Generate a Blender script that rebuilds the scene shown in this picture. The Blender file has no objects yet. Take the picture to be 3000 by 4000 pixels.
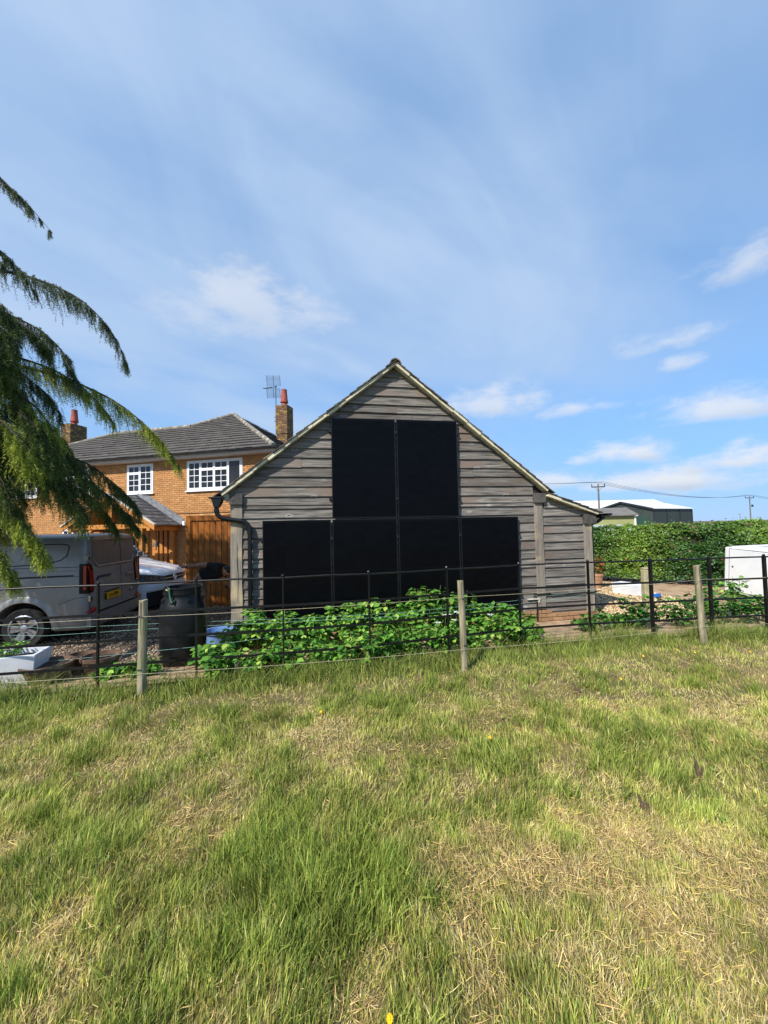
import bpy, bmesh, math, random
import numpy as np
from mathutils import Matrix, Vector
R = math.radians
rng = np.random.default_rng(7); random.seed(7)
sc = bpy.context.scene
col = sc.collection

# ------------------------------------------------------------------ camera
CAM_H = 1.72
PITCH, ROLL = R(2.29), R(-1.22)
def _cam_axes():
    fw = Vector((0, math.cos(PITCH), math.sin(PITCH))); rt = Vector((1, 0, 0)); up = Vector((0, -math.sin(PITCH), math.cos(PITCH)))
    return rt*math.cos(ROLL)+up*math.sin(ROLL), -rt*math.sin(ROLL)+up*math.cos(ROLL), fw
_r, _u, _f = _cam_axes()
cd = bpy.data.cameras.new('camera'); cam = bpy.data.objects.new('camera', cd); col.objects.link(cam)
cd.sensor_fit = 'HORIZONTAL'; cd.sensor_width = 36; cd.lens = 36*1503/3000; cd.clip_start = 0.05; cd.clip_end = 6000
m3 = Matrix((_r, _u, -_f)).transposed()
cam.matrix_world = Matrix.Translation((0, 0, CAM_H)) @ m3.to_4x4()
sc.camera = cam

# ------------------------------------------------------------------ light
SUN_TO = Vector((-.85, -1.10, 1.35)).normalized()
SUN_EL = math.asin(SUN_TO.z); SUN_AZ = math.atan2(SUN_TO.x, SUN_TO.y)   # from +Y towards +X
sd = bpy.data.lights.new('sun', 'SUN'); sun = bpy.data.objects.new('sun', sd); col.objects.link(sun)
sd.energy = 4.3; sd.angle = R(.55); sd.color = (1, .945, .86)
sun.rotation_euler = (-SUN_TO).to_track_quat('-Z', 'Y').to_euler(); sun.location = (-20, -26, 40)
sc.view_settings.view_transform = 'Standard'; sc.view_settings.look = 'None'
sc.view_settings.exposure = 0.5; sc.view_settings.gamma = 1; sc.view_settings.use_curve_mapping = False
sc.cycles.use_denoising = True
try: sc.cycles.denoiser = 'OPENIMAGEDENOISE'
except Exception: pass
sc.cycles.max_bounces = 6; sc.cycles.diffuse_bounces = 3; sc.cycles.glossy_bounces = 3; sc.cycles.transparent_max_bounces = 6
sc.cycles.sample_clamp_indirect = 6

world = bpy.data.worlds.new('World'); sc.world = world; world.use_nodes = True
def build_sky():
    nt = world.node_tree; nt.nodes.clear(); L = nt.links.new
    def nd(t, **k):
        n = nt.nodes.new(t)
        for a, b in k.items(): setattr(n, a, b)
        return n
    def math_(op, a, b=None, c=None, clamp=False):
        n = nd('ShaderNodeMath', operation=op, use_clamp=clamp)
        for i, v in enumerate((a, b, c)):
            if v is None: continue
            if isinstance(v, (int, float)): n.inputs[i].default_value = v
            else: L(v, n.inputs[i])
        return n.outputs[0]
    def sstep(v, a, b, lo=0., hi=1.):
        n = nd('ShaderNodeMapRange', interpolation_type='SMOOTHSTEP')
        L(v, n.inputs[0])
        for i, x in zip((1, 2, 3, 4), (a, b, lo, hi)): n.inputs[i].default_value = x
        return n.outputs[0]
    sky = nd('ShaderNodeTexSky', sky_type='NISHITA'); sky.sun_disc = False
    sky.sun_elevation = SUN_EL; sky.sun_rotation = SUN_AZ; sky.air_density = 1.0; sky.dust_density = .0; sky.ozone_density = 2.6; sky.altitude = 50
    tc = nd('ShaderNodeTexCoord'); d = tc.outputs['Generated']
    sep = nd('ShaderNodeSeparateXYZ'); L(d, sep.inputs[0]); x, y, z = sep.outputs
    zc = math_('MAXIMUM', z, 0.0)
    den = math_('ADD', zc, .16)
    px = math_('DIVIDE', x, den); py = math_('DIVIDE', y, den)
    def noise(sx, sy, scale, detail=6, rough=.55, dist=0., rot=0., off=0.):
        c_ = nd('ShaderNodeCombineXYZ')
        if rot:
            a = math_('ADD', math_('MULTIPLY', px, math.cos(rot)), math_('MULTIPLY', py, math.sin(rot)))
            b = math_('ADD', math_('MULTIPLY', px, -math.sin(rot)), math_('MULTIPLY', py, math.cos(rot)))
        else: a, b = px, py
        L(math_('MULTIPLY', a, sx), c_.inputs[0]); L(math_('MULTIPLY', b, sy), c_.inputs[1]); c_.inputs[2].default_value = off
        n = nd('ShaderNodeTexNoise'); n.inputs['Scale'].default_value = scale; n.inputs['Detail'].default_value = detail
        n.inputs['Roughness'].default_value = rough; n.inputs['Distortion'].default_value = dist
        L(c_.outputs[0], n.inputs['Vector']); return n.outputs['Fac']
    n1 = noise(.55, 1.0, 1.0, 5, .5, .5, R(35), 3.1)
    n2 = noise(1.0, .5, 1.9, 8, .58, 1.4, R(-25), 9.7)
    veil = math_('ADD', math_('ADD', math_('MULTIPLY', sstep(n1, .34, .64), .72), .14), math_('MULTIPLY', sstep(n2, .34, .80), .30))
    # the veil is thick towards the left and thins to clear air low on the right
    az = math_('ARCTAN2', x, y)
    el = math_('ARCSINE', z)
    thin = sstep(math_('SUBTRACT', az, math_('MULTIPLY', el, .9)), -.30, .62, 1.15, .30)
    veil = math_('MULTIPLY', math_('MULTIPLY', veil, thin), .80, clamp=True)
    # soft fair-weather cumulus
    d3 = nd('ShaderNodeVectorMath', operation='MULTIPLY'); L(d, d3.inputs[0]); d3.inputs[1].default_value = (1, 1, 2.2)
    nz = nd('ShaderNodeTexNoise'); L(d3.outputs[0], nz.inputs['Vector']); nz.inputs['Scale'].default_value = 12; nz.inputs['Detail'].default_value = 9; nz.inputs['Roughness'].default_value = .58
    nb = nd('ShaderNodeTexNoise'); L(d3.outputs[0], nb.inputs['Vector']); nb.inputs['Scale'].default_value = 3.2; nb.inputs['Detail'].default_value = 3
    cum = None; base = None
    for a0, e0, wa, wu, wd, k in [(-18.5, 29.6, 13, 5.4, 4.2, .62), (-26, 27.2, 8, 3, 3, .40), (16, 16.6, 10, 3.6, 2.2, .75), (26.5, 14.9, 5, 1.6, 1.1, .75), (33.3, 8.3, 7, 2.6, 1.3, 1.),
                                  (37.1, 20.7, 5.5, 1.9, 1.1, .62), (38.3, 17.9, 2.6, 1.3, .8, .6), (44.5, 26, 4.2, 2.8, 1.8, .7), (42, 12, 8, 2.8, 1.6, .85), (36, 4.6, 12, 2.4, 1.4, 1.),
                                  (45, 6.2, 8, 2.8, 1.4, 1.), (25, 5.6, 6, 1.8, 1.2, .8), (-62, 13, 16, 5, 2, .8), (66, 9, 12, 3, 1.4, .9), (100, 12, 14, 4, 2, .9), (-110, 10, 14, 4, 2, .8), (150, 11, 16, 4, 2, .9), (-155, 16, 15, 5, 2.4, .8)]:
        da = math_('DIVIDE', math_('SUBTRACT', az, R(a0)), R(wa))
        de = math_('SUBTRACT', el, R(e0))
        de = math_('ADD', math_('DIVIDE', math_('MAXIMUM', de, 0.), R(wu)), math_('DIVIDE', math_('MINIMUM', de, 0.), R(wd)))
        e_ = math_('SQRT', math_('ADD', math_('MULTIPLY', da, da), math_('MULTIPLY', de, de)))
        body = math_('SUBTRACT', math_('ADD', math_('MULTIPLY', nz.outputs['Fac'], 2.3), math_('MULTIPLY', nb.outputs['Fac'], .4)), math_('ADD', e_, .4))
        mk = math_('MULTIPLY', sstep(body, -.10, .95), k)
        lo = math_('MULTIPLY', mk, sstep(de, -.95, .35, 1., 0.))
        cum = mk if cum is None else math_('MAXIMUM', cum, mk)
        base = lo if base is None else math_('MAXIMUM', base, lo)
    def mix(fac, a, b):
        m = nd('ShaderNodeMix', data_type='RGBA'); L(fac, m.inputs[0])
        for i, v in ((6, a), (7, b)):
            if isinstance(v, tuple): m.inputs[i].default_value = v+(1,)
            else: L(v, m.inputs[i])
        return m.outputs[2]
    c0 = mix(sstep(el, -.05, .50, .88, .45), sky.outputs[0], (.88, 2.35, 4.75))
    c1 = mix(veil, c0, (2.50, 3.30, 4.55))
    ccol = mix(base, (4.25, 4.4, 4.7), (2.45, 2.9, 3.65))
    c2 = mix(math_('MULTIPLY', cum, .92), c1, ccol)
    bg = nd('ShaderNodeBackground'); bg.inputs[1].default_value = .14; L(c2, bg.inputs[0])
    out = nd('ShaderNodeOutputWorld'); L(bg.outputs[0], out.inputs[0])
build_sky()

# ------------------------------------------------------------------ helpers
def hexc(h):
    h = h.lstrip('#'); v = [int(h[i:i+2], 16)/255 for i in (0, 2, 4)]
    return tuple((c/12.92 if c <= .04045 else ((c+.055)/1.055)**2.4) for c in v)
MATS = {}
def mat(name, c1, c2=None, rough=.7, scale=(6, 6, 6), detail=5, lo=.35, hi=.65, bump=0., bscale=None, metal=0., spec=.5, rand=0., islands=0., c3=None, s3=2., coat=0., attr=None, transl=0., bdist=.01, knots=False):
    """Principled material: two colours mixed by noise, an optional third one in blotches, per-object / per-piece value jitter and a bump."""
    m = bpy.data.materials.new(name); m.use_nodes = True; nt = m.node_tree; L = nt.links.new
    b = nt.nodes['Principled BSDF']; out = nt.nodes['Material Output']
    c1 = hexc(c1) if isinstance(c1, str) else c1; c2 = c1 if c2 is None else (hexc(c2) if isinstance(c2, str) else c2)
    N = nt.nodes.new
    tc = N('ShaderNodeTexCoord'); vec = tc.outputs['Object']
    oi = N('ShaderNodeObjectInfo'); geo = N('ShaderNodeNewGeometry')
    rs = N('ShaderNodeMath'); rs.operation = 'ADD'; L(oi.outputs['Random'], rs.inputs[0])
    if islands: L(geo.outputs['Random Per Island'], rs.inputs[1])
    else: rs.inputs[1].default_value = 0
    fr = N('ShaderNodeMath'); fr.operation = 'FRACT'; L(rs.outputs[0], fr.inputs[0]); rnd = fr.outputs[0]
    if rand or islands:
        off = N('ShaderNodeVectorMath'); off.operation = 'MULTIPLY_ADD'; cb = N('ShaderNodeCombineXYZ')
        for i in range(3): L(rnd, cb.inputs[i])
        L(cb.outputs[0], off.inputs[0]); off.inputs[1].default_value = (37, 53, 71); L(vec, off.inputs[2]); vec = off.outputs[0]
    mp = N('ShaderNodeMapping'); mp.inputs['Scale'].default_value = scale; L(vec, mp.inputs[0])
    n = N('ShaderNodeTexNoise'); n.inputs['Scale'].default_value = 1; n.inputs['Detail'].default_value = detail; n.inputs['Roughness'].default_value = .6; L(mp.outputs[0], n.inputs['Vector'])
    mr = N('ShaderNodeMapRange'); L(n.outputs['Fac'], mr.inputs[0]); mr.inputs[1].default_value = lo; mr.inputs[2].default_value = hi
    mx = N('ShaderNodeMix'); mx.data_type = 'RGBA'; L(mr.outputs[0], mx.inputs[0]); mx.inputs[6].default_value = c1+(1,); mx.inputs[7].default_value = c2+(1,)
    co = mx.outputs[2]
    if c3:
        n3 = N('ShaderNodeTexNoise'); n3.inputs['Scale'].default_value = s3; n3.inputs['Detail'].default_value = 4; L(vec, n3.inputs['Vector'])
        r3 = N('ShaderNodeMapRange'); L(n3.outputs['Fac'], r3.inputs[0]); r3.inputs[1].default_value = .52; r3.inputs[2].default_value = .66
        m3_ = N('ShaderNodeMix'); m3_.data_type = 'RGBA'; L(r3.outputs[0], m3_.inputs[0]); L(co, m3_.inputs[6]); m3_.inputs[7].default_value = (hexc(c3) if isinstance(c3, str) else c3)+(1,)
        co = m3_.outputs[2]
    if knots:     # dark knots with a pale halo, like softwood boards
        vk = N('ShaderNodeTexVoronoi'); mk_ = N('ShaderNodeMapping'); mk_.inputs['Scale'].default_value = (2.1, .3, 4.6); L(vec, mk_.inputs[0]); L(mk_.outputs[0], vk.inputs['Vector']); vk.inputs['Scale'].default_value = 1.
        for a0, a1, cc in ((.17, .10, (.30, .285, .27)), (.085, .05, (.045, .04, .036))):
            rk = N('ShaderNodeMapRange'); L(vk.outputs['Distance'], rk.inputs[0]); rk.inputs[1].default_value = a0; rk.inputs[2].default_value = a1; rk.inputs[4].default_value = .75
            kx = N('ShaderNodeMix'); kx.data_type = 'RGBA'; L(rk.outputs[0], kx.inputs[0]); L(co, kx.inputs[6]); kx.inputs[7].default_value = cc+(1,); co = kx.outputs[2]
    if attr:
        a = N('ShaderNodeAttribute'); a.attribute_name = attr
        ml = N('ShaderNodeMix'); ml.data_type = 'RGBA'; ml.blend_type = 'MULTIPLY'; ml.inputs[0].default_value = 1; L(co, ml.inputs[6]); L(a.outputs['Color'], ml.inputs[7]); co = ml.outputs[2]
    j = rand or islands
    if j:
        hs = N('ShaderNodeHueSaturation'); L(co, hs.inputs['Color'])
        vr = N('ShaderNodeMapRange'); L(rnd, vr.inputs[0]); vr.inputs[3].default_value = 1-j; vr.inputs[4].default_value = 1+j; L(vr.outputs[0], hs.inputs['Value'])
        co = hs.outputs[0]
    L(co, b.inputs['Base Color']); b.inputs['Roughness'].default_value = rough; b.inputs['Metallic'].default_value = metal
    b.inputs['Specular IOR Level'].default_value = spec; b.inputs['Coat Weight'].default_value = coat; b.inputs['Coat Roughness'].default_value = .06
    if bump:
        bm_ = N('ShaderNodeBump'); bm_.inputs['Strength'].default_value = bump; bm_.inputs['Distance'].default_value = bdist
        if bscale:
            mp2 = N('ShaderNodeMapping'); mp2.inputs['Scale'].default_value = bscale; L(vec, mp2.inputs[0])
            nn = N('ShaderNodeTexNoise'); nn.inputs['Scale'].default_value = 1; nn.inputs['Detail'].default_value = 6; L(mp2.outputs[0], nn.inputs['Vector']); L(nn.outputs['Fac'], bm_.inputs['Height'])
        else: L(n.outputs['Fac'], bm_.inputs['Height'])
        L(bm_.outputs[0], b.inputs['Normal'])
    if transl:
        t = N('ShaderNodeBsdfTranslucent'); L(co, t.inputs[0]); ms = N('ShaderNodeMixShader'); ms.inputs[0].default_value = transl
        L(b.outputs[0], ms.inputs[1]); L(t.outputs[0], ms.inputs[2]); L(ms.outputs[0], out.inputs[0])
    MATS[name] = m; return m

MROOT = {}
def props(o, label=None, cat=None, group=None, kind=None):
    for k, v in (('label', label), ('category', cat), ('group', group), ('kind', kind)):
        if v: o[k] = v
    return o
def thing(name, label, cat, loc=(0, 0, 0), rz=0, group=None):
    o = bpy.data.objects.new(name, None); col.objects.link(o); o.empty_display_size = .2
    o.location = loc; o.rotation_euler = (0, 0, rz)
    MROOT[o.name] = Matrix.Translation(loc) @ Matrix.Rotation(rz, 4, 'Z')
    return props(o, label, cat, group)
def link(name, me, parent=None, loc=None, rot=None, scale=None):
    o = bpy.data.objects.new(name, me); col.objects.link(o)
    if parent is not None: o.parent = parent
    if loc is not None: o.location = loc
    if rot is not None: o.rotation_euler = rot
    if scale is not None: o.scale = scale
    return o
def tri_mesh(name, V, T, m, colors=None, smooth=False):
    me = bpy.data.meshes.new(name); V = np.asarray(V, np.float32); T = np.asarray(T, np.int32)
    me.vertices.add(len(V)); me.vertices.foreach_set('co', V.ravel())
    me.loops.add(T.size); me.loops.foreach_set('vertex_index', T.ravel())
    me.polygons.add(len(T)); me.polygons.foreach_set('loop_start', np.arange(0, T.size, 3, dtype=np.int32))
    if smooth: me.polygons.foreach_set('use_smooth', np.ones(len(T), bool))
    me.update(calc_edges=True)
    if colors is not None:
        a = me.color_attributes.new('col', 'FLOAT_COLOR', 'POINT')
        c4 = np.ones((len(V), 4), np.float32); c4[:, :3] = colors; a.data.foreach_set('color', c4.ravel())
    me.materials.append(m); return me
class MB:
    def __init__(s): s.v = []; s.f = []
    def add(s, vs, fs):
        k = len(s.v); s.v += [tuple(p) for p in vs]; s.f += [tuple(i+k for i in f) for f in fs]; return s
    def box(s, x0, x1, y0, y1, z0, z1, M=None):
        vs = [Vector((x, y, z)) for z in (z0, z1) for y in (y0, y1) for x in (x0, x1)]
        if M is not None: vs = [M @ p for p in vs]
        return s.add(vs, [(0, 2, 3, 1), (4, 5, 7, 6), (0, 1, 5, 4), (2, 6, 7, 3), (0, 4, 6, 2), (1, 3, 7, 5)])
    def prism(s, poly, a, b, fn):
        """poly: 2-D outline (counter-clockwise); a, b: the two ends; fn(p, q, t) gives the point."""
        n = len(poly); s.add([fn(p, q, a) for p, q in poly]+[fn(p, q, b) for p, q in poly], [tuple(range(n))[::-1], tuple(range(n, 2*n))]+[(i, (i+1) % n, n+(i+1) % n, n+i) for i in range(n)]); return s
    def tube(s, pts, r, n=8, caps=True):
        pts = [Vector(p) for p in pts]; rs = r if isinstance(r, (list, tuple)) else [r]*len(pts)
        base = len(s.v); prev = None
        for i, p in enumerate(pts):
            t = (pts[min(i+1, len(pts)-1)]-pts[max(i-1, 0)]).normalized()
            if prev is None:
                a = t.cross(Vector((0, 0, 1)) if abs(t.z) < .9 else Vector((1, 0, 0))).normalized()
            else: a = (prev-t*prev.dot(t)).normalized()
            prev = a; b = t.cross(a)
            for k in range(n):
                w = 2*math.pi*k/n; s.v.append(tuple(p+(a*math.cos(w)+b*math.sin(w))*rs[i]))
        for i in range(len(pts)-1):
            for k in range(n): q = base+i*n; s.f.append((q+k, q+n+k, q+n+(k+1) % n, q+(k+1) % n))
        if caps: s.f.append(tuple(base+k for k in range(n))); s.f.append(tuple(base+(len(pts)-1)*n+k for k in range(n))[::-1])
        return s
    def lathe(s, prof, n=24, c=(0, 0, 0), M=None, caps=True):
        base = len(s.v)
        for r, z in prof:
            for k in range(n):
                w = 2*math.pi*k/n; p = Vector((r*math.cos(w), r*math.sin(w), z)); p = (M @ p if M is not None else p)+Vector(c); s.v.append(tuple(p))
        for i in range(len(prof)-1):
            for k in range(n): q = base+i*n; s.f.append((q+k, q+(k+1) % n, q+n+(k+1) % n, q+n+k))
        if not caps: return s
        s.f.append(tuple(base+k for k in range(n))[::-1]); q = base+(len(prof)-1)*n; s.f.append(tuple(q+k for k in range(n))); return s
    def mesh(s, name, m, smooth=False, bevel=0., sub=0):
        me = bpy.data.meshes.new(name); me.from_pydata(s.v, [], s.f)
        if bevel:
            bm = bmesh.new(); bm.from_mesh(me); bmesh.ops.remove_doubles(bm, verts=bm.verts, dist=1e-5)
            bmesh.ops.bevel(bm, geom=[e for e in bm.edges if len(e.link_faces) == 2 and e.calc_face_angle(0) > .5], offset=bevel, segments=2, affect='EDGES', profile=.5); bm.to_mesh(me); bm.free()
        if smooth:
            me.polygons.foreach_set('use_smooth', [True]*len(me.polygons))
            if smooth is not True: me.set_sharp_from_angle(angle=R(smooth))
        me.materials.append(m); return me
    def build(s, name, m, parent=None, world=False, **k):
        if world and parent is not None:
            rt_ = parent
            while rt_.name not in MROOT: rt_ = rt_.parent
            Mi = MROOT[rt_.name].inverted(); s.v = [tuple(Mi @ Vector(p)) for p in s.v]
        return link(name, s.mesh(name, m, **k), parent)
def part_copy(name, src, parent, loc=None, rot=None):
    return link(name, src, parent, loc, rot)
def place(tv, tt, pos, rot, scl):
    """Stamp a small template mesh at many places: rot (N,3,3), scl (N,) or (N,3)."""
    tv = np.asarray(tv, float); tt = np.asarray(tt); n = len(pos); scl = np.asarray(scl, float)
    if scl.ndim == 1: scl = scl[:, None]
    V = np.einsum('nij,nkj->nki', rot, tv[None]*scl[:, None, :])+np.asarray(pos)[:, None]
    T = tt[None]+(np.arange(n)*len(tv))[:, None, None]
    return V.reshape(-1, 3), T.reshape(-1, 3)
def basis(yv, zv):
    """Rotation whose local y is yv and whose local z is as near zv as it can be."""
    y = yv/np.linalg.norm(yv, axis=1, keepdims=True); x = np.cross(y, zv); x /= np.linalg.norm(x, axis=1, keepdims=True)+1e-9; z = np.cross(x, y)
    return np.stack([x, y, z], axis=2)
def text_mesh(txt, size, m, name, ext=.002):
    cu = bpy.data.curves.new(name, 'FONT'); cu.body = txt; cu.size = size; cu.extrude = ext; cu.align_x = 'CENTER'; cu.align_y = 'CENTER'
    o = bpy.data.objects.new(name, cu); col.objects.link(o); bpy.context.view_layer.update()
    me = bpy.data.meshes.new_from_object(o.evaluated_get(bpy.context.evaluated_depsgraph_get())); bpy.data.objects.remove(o); me.name = name
    me.materials.clear(); me.materials.append(m); return me
def boolean(me, cutters):
    o = bpy.data.objects.new('tmp', me); col.objects.link(o); cs = []
    for c in cutters:
        k = bpy.data.objects.new('cut', c); col.objects.link(k); cs.append(k)
        md = o.modifiers.new('b', 'BOOLEAN'); md.operation = 'DIFFERENCE'; md.object = k; md.solver = 'EXACT'
    bpy.context.view_layer.update()
    r = bpy.data.meshes.new_from_object(o.evaluated_get(bpy.context.evaluated_depsgraph_get()))
    for k in cs+[o]: bpy.data.objects.remove(k)
    return r

# ------------------------------------------------------------------ ground
FP = [(-7.2, 3.78), (-6.1, 3.86), (-5.08, 3.95), (-4.12, 4.08), (-3.151, 4.248), (-2.171, 4.441), (-1.212, 4.577), (-.206, 4.775), (.807, 5.099), (1.867, 5.419), (2.933, 5.603), (3.894, 5.688), (4.843, 5.787), (5.762, 5.883), (6.72, 5.98), (7.7, 6.08), (8.7, 6.18)]
def fy(x): return np.interp(x, [p[0] for p in FP], [p[1] for p in FP])
def vnoise(x, y, s, seed=0):
    """Cheap smooth value noise in [-1, 1]."""
    x = np.asarray(x, float)/s+seed*17.3; y = np.asarray(y, float)/s+seed*9.1
    xi, yi = np.floor(x), np.floor(y); fx, fy_ = x-xi, y-yi; fx = fx*fx*(3-2*fx); fy_ = fy_*fy_*(3-2*fy_)
    def hh(a, b): v = np.sin(a*127.1+b*311.7+seed*74.7)*43758.5453; return v-np.floor(v)
    return 2*((hh(xi, yi)*(1-fx)+hh(xi+1, yi)*fx)*(1-fy_)+(hh(xi, yi+1)*(1-fx)+hh(xi+1, yi+1)*fx)*fy_)-1
def hgt(x, y):
    x = np.asarray(x, float); y = np.asarray(y, float)
    t = np.clip((y-fy(x)-.1)/1.5, 0, 1); t = t*t*(3-2*t)
    near = np.clip(1-(np.abs(x)+np.abs(y))/40, 0, 1)
    return -.14*t+near*(.022*vnoise(x, y, .9, 1)+.020*vnoise(x, y, .30, 2)+.008*vnoise(x, y, .13, 3))*(1-.7*t)
GR = mat('field_ground', '#665838', '#565627', .95, (3, 3, 3), 8, bump=.6, bscale=(40, 40, 40), c3='#7d6a43', s3=1.3)
SOIL = mat('soil', '#9c8163', '#b59b7d', .95, (5, 5, 5), 9, bump=.9, bscale=(22, 22, 22), c3='#876d52', s3=3, bdist=.03)
DRIVE = mat('drive_gravel', '#7a6a58', '#4a3f36', .95, (45, 45, 45), 6, .4, .6, bump=1., bscale=(60, 60, 60), bdist=.02)
YARD = mat('yard_gravel', '#b69869', '#8a6a45', .95, (30, 30, 30), 6, .4, .6, bump=1., bscale=(45, 45, 45), bdist=.02)
def grid_sheet(name, xs, lo, hi, rows, off, m, kind='structure'):
    V = []; n = len(xs)
    for j in range(rows+1):
        t = j/rows; y = lo(xs)*(1-t)+hi(xs)*t; V.append(np.stack([xs, y, hgt(xs, y)+off], 1))
    V = np.concatenate(V); i = np.arange(n-1)[None]+n*np.arange(rows)[:, None]; i = i.ravel()
    T = np.concatenate([np.stack([i, i+1, i+n+1], 1), np.stack([i, i+n+1, i+n], 1)])
    return props(link(name, tri_mesh(name, V, T, m, smooth=True)), kind=kind)
gx = np.concatenate([[-1500, -400, -120, -45, -24], np.concatenate([np.arange(-16, -7, .25), np.arange(-7, 7.5, .1), np.arange(7.5, 18.1, .25)]), [26, 48, 120, 400, 1500]])
gy = np.concatenate([[-1500, -400, -100, -30, -12], np.concatenate([np.arange(-5, .6, .25), np.arange(.6, 7, .1), np.arange(7, 24.1, .25)]), [32, 60, 140, 400, 1500]])
XX, YY = np.meshgrid(gx, gy); n = len(gx)
i = (np.arange(n-1)[None]+n*np.arange(len(gy)-1)[:, None]).ravel()
props(link('ground', tri_mesh('ground', np.stack([XX.ravel(), YY.ravel(), hgt(XX.ravel(), YY.ravel())], 1), np.concatenate([np.stack([i, i+1, i+n+1], 1), np.stack([i, i+n+1, i+n], 1)]), GR, smooth=True)), kind='structure')
YAW = R(10.05); BW = Vector((-.907, 6.729, 0)); BU = Vector((math.cos(YAW), math.sin(YAW), 0)); BIN = Vector((-math.sin(YAW), math.cos(YAW), 0))
def bwall(x): return 6.729+(np.asarray(x)+.907)*math.tan(YAW)
def barn_pt(u, d, z=0.): p = BW+BU*u+BIN*d; return (p.x, p.y, z)
HEDGE = [(1.5, 15.6), (6.9, 12.8), (10.4, 10.6), (14.5, 8.2)]
def hedge_y(x): return np.interp(x, [p[0] for p in HEDGE], [p[1] for p in HEDGE])
xs = np.arange(-8, 4.61, .15)
grid_sheet('soil_bed', xs, lambda x: fy(x)-.10+.10*vnoise(x, 0*x, .5, 4), lambda x: np.where(x < -2.6, fy(x)+1.15+.12*vnoise(x, 0*x, .8, 5), bwall(x)+.3), 16, .008, SOIL)
xs = np.arange(4.6, 13, .15)
grid_sheet('hedge_bed', xs, lambda x: fy(x)-.10+.10*vnoise(x, 0*x, .5, 4), lambda x: hedge_y(x)+.6, 30, .008, SOIL)
xs = np.arange(-16, -1.9, .2)
grid_sheet('gravel_drive', xs, lambda x: fy(x)+1.1+.15*vnoise(x, 0*x, .6, 6), lambda x: 15.5-.24*(x+4)+0*x, 40, .014, DRIVE)
xs = np.arange(4.3, 7.01, .1)
def yard_lo(x): return np.maximum(fy(x)+1.25+.15*vnoise(x, 0*x, .5, 7)+np.clip(x-6.2, 0, 9)*2.2, 0)
grid_sheet('gravel_yard', xs, yard_lo, lambda x: hedge_y(x)-.75, 30, .016, YARD)
def pebbles(name, label, n, xr, lo, hi, size, m, cols):
    x = rng.uniform(*xr, n*2); y = rng.uniform(4, 16, n*2); k = (y > lo(x)) & (y < hi(x)); x, y = x[k][:n], y[k][:n]; n = len(x)
    tv = np.array([(1, 0, 0), (-.9, .2, 0), (.1, 1, 0), (-.1, -1, .05), (.1, .1, .55), (0, 0, -.5)]); tt = np.array([(4, 0, 2), (4, 2, 1), (4, 1, 3), (4, 3, 0), (5, 2, 0), (5, 1, 2), (5, 3, 1), (5, 0, 3)])
    q = rng.normal(size=(n, 3)); q[:, 2] *= .25; zz = rng.normal(size=(n, 3))*.35+[0, 0, 1]
    s = size*rng.uniform(.5, 1.5, n); V, T = place(tv, tt, np.stack([x, y, hgt(x, y)+.016+s*.2], 1), basis(q, zz), np.stack([s*rng.uniform(.6, 1, n), s, s], 1))
    c = np.array([hexc(h) for h in cols])[rng.integers(0, len(cols), n)]*rng.uniform(.7, 1.15, (n, 1))
    return props(link(name, tri_mesh(name, V, T, m, np.repeat(c, len(tv), 0))), label, 'gravel', kind='stuff')
STONE = mat('pebble', (1, 1, 1), None, .85, attr='col')
pebbles('yard_pebbles', 'loose golden pebbles lying on the yard beside the barn', 13000, (4.3, 7.0), yard_lo, lambda x: hedge_y(x)-.9, .024, STONE, ['#d6bf98', '#c4a577', '#e2d4b4', '#ab8b64', '#cdb48a', '#94795a'])
pebbles('drive_pebbles', 'loose brown and grey stones covering the drive', 14000, (-7.2, -2.2), lambda x: fy(x)+1.15, lambda x: 11+0*x, .022, STONE, ['#8f7b66', '#6d5c4c', '#a9947b', '#57493d', '#b59f85'])
PAD = mat('concrete_pad', '#c6a982', '#b0926c', .9, (4, 4, 4), 6, bump=.3, bscale=(30, 30, 30))
mb = MB(); mb.prism([(-3.25, 6.9), (-2.75, 5.95), (-2.05, 5.75), (-1.9, 6.75), (-2.6, 8.0), (-3.0, 8.0)], -.25, -.085, lambda p, q, t: (p, q, t))
props(mb.build('concrete_apron', PAD, bevel=.02), kind='structure')

# ------------------------------------------------------------------ grass of the field
GRASS = mat('grass_blade', (1, 1, 1), None, .55, spec=.35, attr='col', transl=.34)
STRAW = mat('straw', (1, 1, 1), None, .7, spec=.3, attr='col', transl=.15)
# dry (+) and lush (-) patches: x, y, radius, amount
PATCH = [(1.04, 2.2, .55, .9), (1.36, 1.8, .5, .8), (.55, 1.62, .35, .8), (3.0, 4.0, .7, .9), (4.25, 4.6, .7, 1.), (-2.4, 3.0, .6, .8), (-1.2, 2.0, .35, .6), (-.56, 3.2, .35, 1.), (.68, 3.57, .4, 1.), (1.55, 2.57, .4, .5), (1.5, 1.65, .4, .7), (.3, 2.0, .16, .5), (-1.44, 1.6, .4, .4), (-.2, 2.75, .5, .45), (.6, 2.5, .4, .5),
         (-.48, 2.1, .42, -1.1), (-.36, 1.74, .36, -1.), (-.94, 1.46, .3, -.9), (-.1, 2.1, .25, -.6), (-1.75, 2.2, .35, -.7), (-3.3, 3.8, .8, -.8), (2.3, 3.2, .5, -.6), (2.1, 2.55, .35, -.7), (.64, 2.9, .12, -1.5), (-.08, 3.74, .4, -.8), (1.14, 1.55, .2, -.7), (-1.6, 2.9, .5, -.3), (0, 4.3, .6, -.4), (1.7, 4.6, .6, -.6)]
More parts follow.
